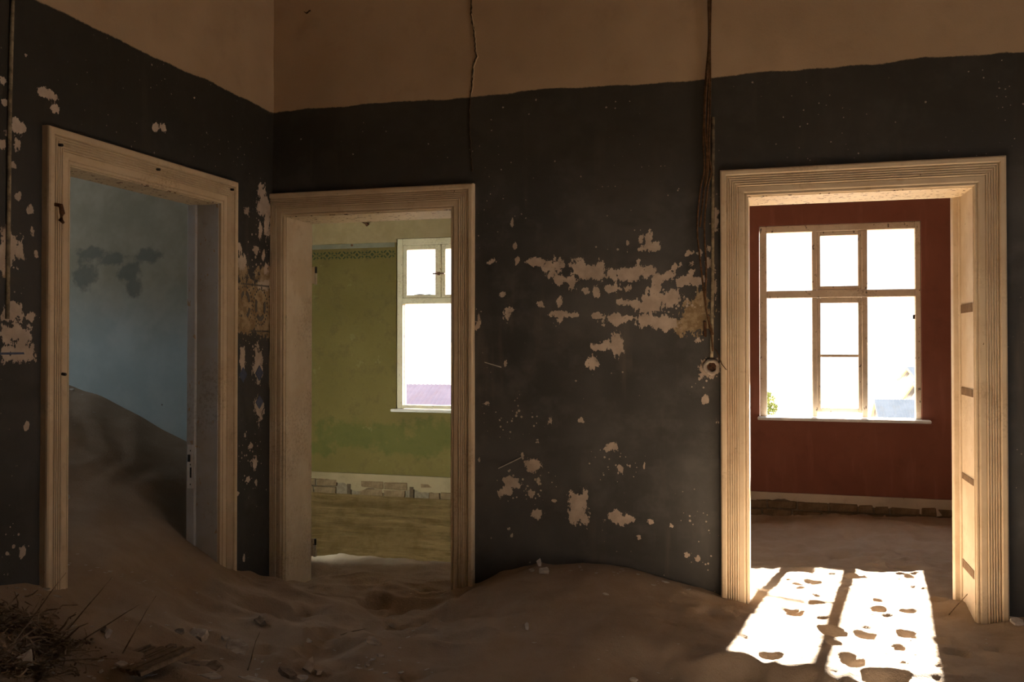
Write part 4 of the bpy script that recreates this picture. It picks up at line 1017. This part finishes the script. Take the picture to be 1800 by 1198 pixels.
FLAKES = [(-2.799,3.121,0.7),(-2.765,3.044,0.52),(-2.758,3.025,0.67),(-2.695,3.118,0.56),(-2.731,3.091,0.67),(-2.699,3.08,0.62),(-2.685,3.126,0.3),(-2.653,3.131,0.46),(-2.657,3.117,0.54),(-2.656,3.142,0.65),(-2.652,3.148,0.77),(-2.631,3.192,0.45),(-2.621,3.115,0.41),(-2.615,3.167,0.64),(-2.634,3.253,0.68),(-2.553,3.194,0.72),(-2.567,3.248,0.37),(-2.574,3.254,0.74),(-2.597,3.335,0.5),(-2.559,3.25,0.39),(-2.569,3.318,0.58),(-2.614,3.484,0.73),(-2.543,3.422,0.61),(-2.608,3.486,0.69),(-2.465,3.562,0.45),(-2.557,3.022,0.39),(-2.422,3.574,0.42),(-2.288,3.029,0.69),(-2.462,3.471,0.52),(-2.488,3.505,0.57),(-2.374,3.034,0.57),(-2.357,3.285,0.52),(-2.433,2.966,0.35),(-2.367,3.123,0.61),(-2.477,3.187,0.51),(-2.36,2.883,0.46),(-2.269,2.91,0.46),(-2.438,3.098,0.49),(-1.423,2.953,0.86),(-1.352,3.028,0.87),(-1.322,3.104,0.81),(-1.356,3.173,0.64),(-1.439,3.107,0.69),(-1.386,2.981,0.69),(-1.481,3.079,0.59),(-1.403,3.218,0.48),(-1.391,3.088,0.73),(-1.444,3.114,0.87),(-1.468,3.12,0.54),(-1.441,3.111,0.67),(-1.394,3.72,0.47),(-1.24,3.161,0.7),(-1.415,3.314,0.65),(-1.423,3.287,0.37),(-1.211,3.14,0.52),(-1.708,3.918,0.47),(-1.392,3.658,0.57),(-1.504,3.672,0.58),(-1.407,3.383,0.61),(-1.287,3.189,0.51),(-0.874,4.283,0.84),(-0.711,4.251,0.4),(-0.796,4.243,0.74),(-0.719,4.291,0.84),(-0.68,4.343,0.68),(-0.692,4.377,0.73),(-0.697,4.284,0.64),(-0.929,4.293,0.83),(-0.692,4.315,0.6),(-0.791,4.249,0.44),(-0.609,4.347,0.88),(-0.896,4.344,0.85),(-0.456,4.471,0.49),(-0.41,5.06,0.54),(-0.358,4.416,0.31),(-0.331,4.795,0.52),(-0.411,4.621,0.74),(-0.503,4.29,0.38),(-0.367,4.334,0.74),(-0.524,4.243,0.75),(-0.51,4.317,0.66),(-0.347,4.632,0.62),(-0.568,3.611,0.48),(-0.629,3.398,0.43),(-0.904,3.473,0.57),(-1.131,3.666,0.25),(-0.356,3.448,0.33),(-1.036,3.66,0.46),(-0.7,3.278,0.32),(-0.345,3.612,0.53),(-0.408,3.466,0.42),(-0.613,3.498,0.32),(-1.787,2.87,0.75),(-2.022,2.719,0.46),(-2.252,3.153,0.7),(-1.702,3.312,0.49),(-1.811,2.918,0.67),(-2.224,3.036,0.73),(-1.861,2.978,0.69),(-1.749,2.964,0.57),(-2.204,3.192,0.8),(-1.971,2.641,0.74),(-2.263,3.279,0.5),(-2.059,3.096,0.51),(-1.821,2.965,1.07),(-2.129,2.45,0.7),(-1.98,2.944,0.77),(-1.832,2.669,0.98),(-2.111,2.522,0.87),(-2.145,2.454,0.75),(-2.06,2.545,0.89),(-2.172,2.5,0.68),(-2.028,2.517,0.86),(-1.798,2.88,0.68),(-2.026,2.576,0.65),(-1.857,2.629,0.68),(-1.982,2.539,1.08),(-2.161,2.52,0.96),(-1.84,4.438,0.49),(-1.817,4.466,0.59),(-1.784,4.45,0.44),(-1.864,4.427,0.36),(-1.829,4.425,0.45),(-1.834,4.531,0.57),(-2.574,3.989,0.52),(-2.568,4.007,0.33),(-2.613,4.157,0.32),(-2.554,4.087,0.41),(-2.545,3.956,0.54),(-2.573,4.073,0.46),(-2.582,4.137,0.33),(-2.559,3.96,0.52),(-2.589,2.691,0.55),(-2.629,2.671,0.59),(-2.606,2.623,0.47),(-2.613,2.617,0.6),(-2.593,2.627,0.85),(-2.644,2.65,0.65),(-2.615,2.704,0.7),(-2.583,2.697,0.52),(-2.646,2.754,0.43),(-2.65,2.619,0.79),(-3.907,4.479,0.58),(-4.134,4.641,0.47),(-3.84,4.344,0.68),(-3.902,4.48,0.56),(-3.847,4.525,0.63),(-3.664,4.5,0.42),(-4.098,4.702,0.55),(-3.778,4.579,0.63),(-3.84,4.249,0.64),(0.633,3.706,0.31),(0.587,3.688,0.31),(0.602,3.918,0.51),(0.871,4.361,0.38),(0.865,4.097,0.36),(0.574,4.084,0.58),(0.559,3.847,0.57),(0.874,4.15,0.49),(-2.335,2.369,0.68),(-2.136,2.49,1.03),(-2.237,2.377,1.19),(-2.304,2.445,0.61),(-2.294,2.323,0.54),(-2.393,2.648,0.97),(-2.149,2.449,0.77),(-2.316,2.466,0.99),(-2.368,2.714,0.73),(-2.414,2.421,1.01),(-2.099,2.476,0.55),(-2.217,2.367,0.85),(-2.246,2.375,1.11),(-2.326,2.372,0.6),(-2.319,2.378,0.68),(-2.272,2.613,0.63)]
BOARD = (-2.038, 2.605)
TWIG = (-2.381, 2.448)
STICKS = [
 (0.798, 4.515, 0.75, 0.2, 0.55, 'dry reddish stem leaning against the right door casing'),
 (-1.78, 3.518, 0.4, 0.11, 0.15, 'short broken stick lying in the sand before the middle doorway'),
 (-1.845, 2.904, 1.4, 0.06, 1.1, 'short upright stalk at the bottom, right of the furrowed board'),
 (-2.137, 2.594, 1.2, 0.13, 0.9, 'thin upright stem behind the furrowed board'),
 (-2.377, 2.582, 1.0, 0.16, 0.8, 'pale straw standing out of the twig heap'),
 (-2.311, 2.589, 0.5, 0.2, 0.5, 'long thin twig leaning right out of the heap'),
 (-2.343, 2.421, 2.2, 0.2, 0.5, 'pale stalk leaning left in the twig heap'),
 (-2.24, 2.41, 0.1, 0.22, 0.08, 'long pale stalk lying flat at the foot of the heap'),
 (-2.342, 2.301, 1.3, 0.2, 0.8, 'straw stalk at the left edge of the photo'),
]
# ------------------------------------------------------------------ debris on the sand
def hz(x, y): return float(sand_h(np.array([x]), np.array([y]))[0])
def shard_mesh(name, seed, n, w, l, t, mat, rough=.25, bend=0.0):
    """broken irregular slab: chipped outline, uneven top, sloping edges"""
    r = random.Random(seed); pts = []
    for k in range(n):
        a = 2*math.pi*(k+r.uniform(-.3, .3))/n; q = 1+r.uniform(-rough, rough)
        pts.append((w*.5*q*math.cos(a), l*.5*q*math.sin(a)))
    v = []; f = []
    for x, y in pts: v.append((x, y, -t*.5+bend*(x*x+y*y)*4))
    for x, y in pts: v.append((x*.9, y*.9, t*.5+r.uniform(-.25, .25)*t+bend*(x*x+y*y)*4))
    v.append((0, 0, t*.55)); v.append((0, 0, -t*.5))
    for k in range(n):
        j = (k+1) % n
        f += [(k, j, n+j, n+k), (n+k, n+j, 2*n), (j, k, 2*n+1)]
    me_ = bpy.data.meshes.new(name); me_.from_pydata(v, [], f); me_.materials.append(mat)
    return me_
def place(name, me_, x, y, lift, rot, label, cat, group=None, scale=1.0):
    o = bpy.data.objects.new(name, me_); COL.objects.link(o)
    o.location = (x, y, hz(x, y)+lift); o.rotation_euler = rot; o.scale = (scale,)*3
    return tag(o, label, cat, group)

for i, (nm, x, y, w, l, t, n, mt, lift, rot, label) in enumerate(SHARDS):
    place(nm, shard_mesh(nm, 40+i, n+2, w, l, t*.75, M[mt], .32), x, y, lift, rot, label, 'debris')
FL = [shard_mesh('paint_flake', 100+k, 5+k % 3, .030+.006*k, .018+.004*(k % 3), .003, M['flake'], .35, .8) for k in range(5)]
rf = random.Random(77)
def flake_zone(x, y):
    if x < XL-.02: return 'the drift inside the blue room'
    if x > 1.0: return 'the sand right of the red room doorway'
    if x > -.3: return 'the sunlit sand before the red room doorway'
    if x > -1.3: return 'the mound under the charcoal wall' if y > 3.9 else 'the smooth sand in front of the mound'
    if y > 3.9: return 'the sand at the foot of the two left doorways'
    if x < -2.25: return 'the sand by the left casing and twig heap'
    return 'the trodden sand among the plaster lumps'
for x, y, s in FLAKES:
    zn_ = flake_zone(x, y)
    place('paint_flake', FL[rf.randrange(5)], x, y, .003, (rf.uniform(-.25, .25), rf.uniform(-.25, .25), rf.uniform(0, 6.3)), 'tiny pale paint flake on '+zn_, 'paint flake', 'paint flakes on '+zn_, s*.72)

# weathered board with a furrowed surface, half buried
bw = empty('weathered_board', (BOARD[0], BOARD[1], hz(*BOARD[:2])))
tag(bw, 'furrowed grey-brown board lying half buried in the foreground sand', 'board')
mb = MB(); nr = 14
for k in range(nr):
    a = -.130+k*.0185
    mb.bev_box(a, a+.0183, -.085+.004*math.sin(k*1.7)-.002*k, .085+.004*math.cos(k*2.1)+.0015*k, -.012, .004+.0025*math.sin(k*2.3), .0015)
pl = mb.build('plank', M['bark']); pl.parent = bw; pl.rotation_euler = (.10, -.16, -.35); pl.location = (0, 0, .004)
ed = MB().tube([(-.125, .085, .012), (-.118, .02, .014), (-.112, -.04, .012), (-.10, -.085, .006)], .006, 6).build('split_edge', M['bark'], None, True); ed.parent = bw; ed.rotation_euler = (.10, -.16, -.35)

# dry twig tangle at the lower left
tw = MB(); rt = random.Random(5)
CL_ = [(0, 0, .075, 1.0), (.10, .02, .06, .7), (-.10, .06, .07, .9), (.03, -.13, .08, .6), (.13, -.15, .05, .5), (-.15, -.10, .07, .6)]
for _ in range(900):
    c_ = rt.choice(CL_)
    x = TWIG[0]+c_[0]+rt.gauss(0, c_[2]); y = TWIG[1]+c_[1]+rt.gauss(0, c_[2])
    if x < XL+.07: continue
    q = math.exp(-((x-TWIG[0]-c_[0])**2+(y-TWIG[1]-c_[1])**2)/(2*c_[2]**2))
    z0 = hz(x, y)+rt.uniform(-.004, .050)*q*c_[3]
    a = rt.uniform(0, 6.3); L = rt.uniform(.02, .09) if rt.random() < .9 else rt.uniform(.1, .17); el = rt.uniform(-.3, .45)
    p = [Vector((x, y, z0))]
    for s in range(3):
        a += rt.uniform(-.9, .9); el += rt.uniform(-.6, .35)
        q = p[-1]+Vector((math.cos(a)*math.cos(el), math.sin(a)*math.cos(el), math.sin(el)))*L/3
        q.x = max(q.x, XL+.05); p.append(q)
    r0 = rt.uniform(.0014, .0040)
    tw.tube(p, [r0, r0, r0*.8, r0*.5], 4)
tag(tw.build('twig_tangle', M['twig']), 'tangled heap of dry brown twigs in the lower left corner', 'twigs', kind='stuff')
for i, (x, y, a, L, el, label) in enumerate(STICKS):
    z0 = hz(x, y)+.004; rr = random.Random(60+i)
    p = [Vector((x, y, z0))]
    for s in range(4):
        p.append(p[-1]+Vector((math.cos(a), math.sin(a), math.tan(el)))*L/4+Vector((rr.uniform(-.004, .004), rr.uniform(-.004, .004), rr.uniform(-.002, .004))))
    tag(MB().tube(p, [.0026, .0024, .0020, .0016, .0009], 6).build('dry_stem', M['twig'], None, True), label, 'twig')


# ------------------------------------------------------------------ outside
gv = []; gf = []
ex = np.concatenate([np.linspace(-60, -12, 13), np.linspace(-10, 20, 31), np.linspace(24, 70, 12)]); ey = np.concatenate([np.linspace(8.3, 30, 20), np.linspace(33, 160, 36)])
EX, EY = np.meshgrid(ex, ey, indexing='ij')
EZ_ = -.6 - 2.2*_sm((EY-9)/18) + 1.2*_vn(EX*.05, EY*.05, 41) + .25*_vn(EX*.3, EY*.3, 42) + 4.3*_sm((EY-60)/90)
I = np.arange(EX.size).reshape(EX.shape)
fg = np.stack([I[:-1,:-1], I[1:,:-1], I[1:,1:], I[:-1,1:]], -1).reshape(-1, 4).tolist()
go = from_py('ground', np.stack([EX, EY, EZ_], -1).reshape(-1, 3).tolist(), fg, M['sand'], None, True)
tag(go, 'bright desert sand outside the windows', 'ground', kind='structure')

def gable(name, label, x0, x1, yr, zr, run, drop, wall_z, roofmat, turn=0.0, sheets=.7):
    """house with its ridge along X; the near roof slope faces the windows"""
    e = empty(name, (x0, yr, wall_z)); tag(e, label, 'building')
    mb = MB()
    ye0, ye1, ze = yr-run, yr+run, zr-drop
    mb.prism([(ye0+.4, wall_z), (ye1-.4, wall_z), (ye1-.4, ze+.02), (yr, zr-.22), (ye0+.4, ze+.02)], lambda a, b: (x0+.35, a, b), lambda a, b: (x1-.35, a, b)).build('walls', M['render'], e)
    n = max(1, int((x1-x0)/sheets)); xs = np.linspace(x0, x1, n+1)
    for side in (-1, 1):
        for i in range(n):
            mb = MB(); k = 6; vv = []
            for j in range(k*2+1):
                x_ = xs[i] + (xs[i+1]-xs[i])*j/(k*2); hz = .02*(j % 2)
                for yy, zz in ((yr, zr), (yr+side*run, ze)):
                    vv.append((x_, yy, zz+hz)); vv.append((x_, yy, zz+hz-.03))
            for j in range(k*2):
                a = j*4; b = a+4
                mb.f += [(a, b, b+2, a+2), (a+1, a+3, b+3, b+1)]
            mb.f += [(0, 2, 3, 1)]; mb.v = vv
            mb.build('roof_sheet', roofmat, e)
    for x_ in (x0+.05, x1-.05):
        for side in (-1, 1):
            MB().prism([(yr, zr-.03), (yr+side*run, ze-.03), (yr+side*run, ze-.20), (yr, zr-.20)], lambda a, b: (x_-.05, a, b), lambda a, b: (x_+.05, a, b)).build('barge_board', M['eave'], e)
    e.rotation_euler = (0, 0, turn)
    return e
gable('roofed_building', 'long low building with a pinkish metal roof outside the green window', -12.5, -3.2, 22.0, 0.41, 3.0, 1.55, -3.2, M['pink'])
gable('roofed_shed', 'low shed with a grey sheet roof in the right light of the red window', 4.80, 9.2, 45.0, -1.13, 2.0, 1.02, -4.2, M['greyroof'])
gable('gabled_house', 'pale gabled house with tan eaves behind the grey shed roof', 7.49, 12.5, 52.0, -.56, 1.45, 1.0, -4.5, M['greyroof'], .30)
gable('gabled_house', 'taller pale house with a grey roof, topmost in the red window', 8.30, 13.5, 60.0, .03, 1.3, .80, -4.8, M['greyroof'], .33)
# tree
tr = empty('round_tree', (.05, 40, -3.2)); tag(tr, 'small round olive green tree in the left light of the red window', 'tree')
MB().tube([(.0, 40, -3.3), (.03, 40, -2.4), (-.02, 40, -1.5)], [.14, .11, .08], 8).build('trunk', M['bark_tree'], tr, True)
rl = random.Random(12); lv = MB()
for c_ in ((-.28, 40, -.95, .36), (.02, 40.1, -.92, .30), (-.1, 39.9, -.78, .24), (.22, 40, -1.27, .22), (-.2, 40, -1.35, .34), (.05, 39.8, -1.5, .3), (-.55, 40.1, -1.2, .35)):
    for _ in range(230):
        d = Vector((rl.gauss(0, 1), rl.gauss(0, 1), rl.gauss(0, 1))).normalized()*c_[3]*rl.uniform(.55, 1.02)
        p = Vector(c_[:3])+d
        a = Vector((rl.gauss(0, 1), rl.gauss(0, 1), rl.gauss(0, 1))).normalized()*.055; b = a.orthogonal().normalized()*.028
        k = len(lv.v); lv.v += [tuple(p-a), tuple(p+b), tuple(p+a), tuple(p-b)]; lv.f.append((k, k+1, k+2, k+3))
tag(from_py('foliage', lv.v, lv.f, M['leaf'], tr), 'dense small leaves')
tr.children[-1]['kind'] = 'stuff'
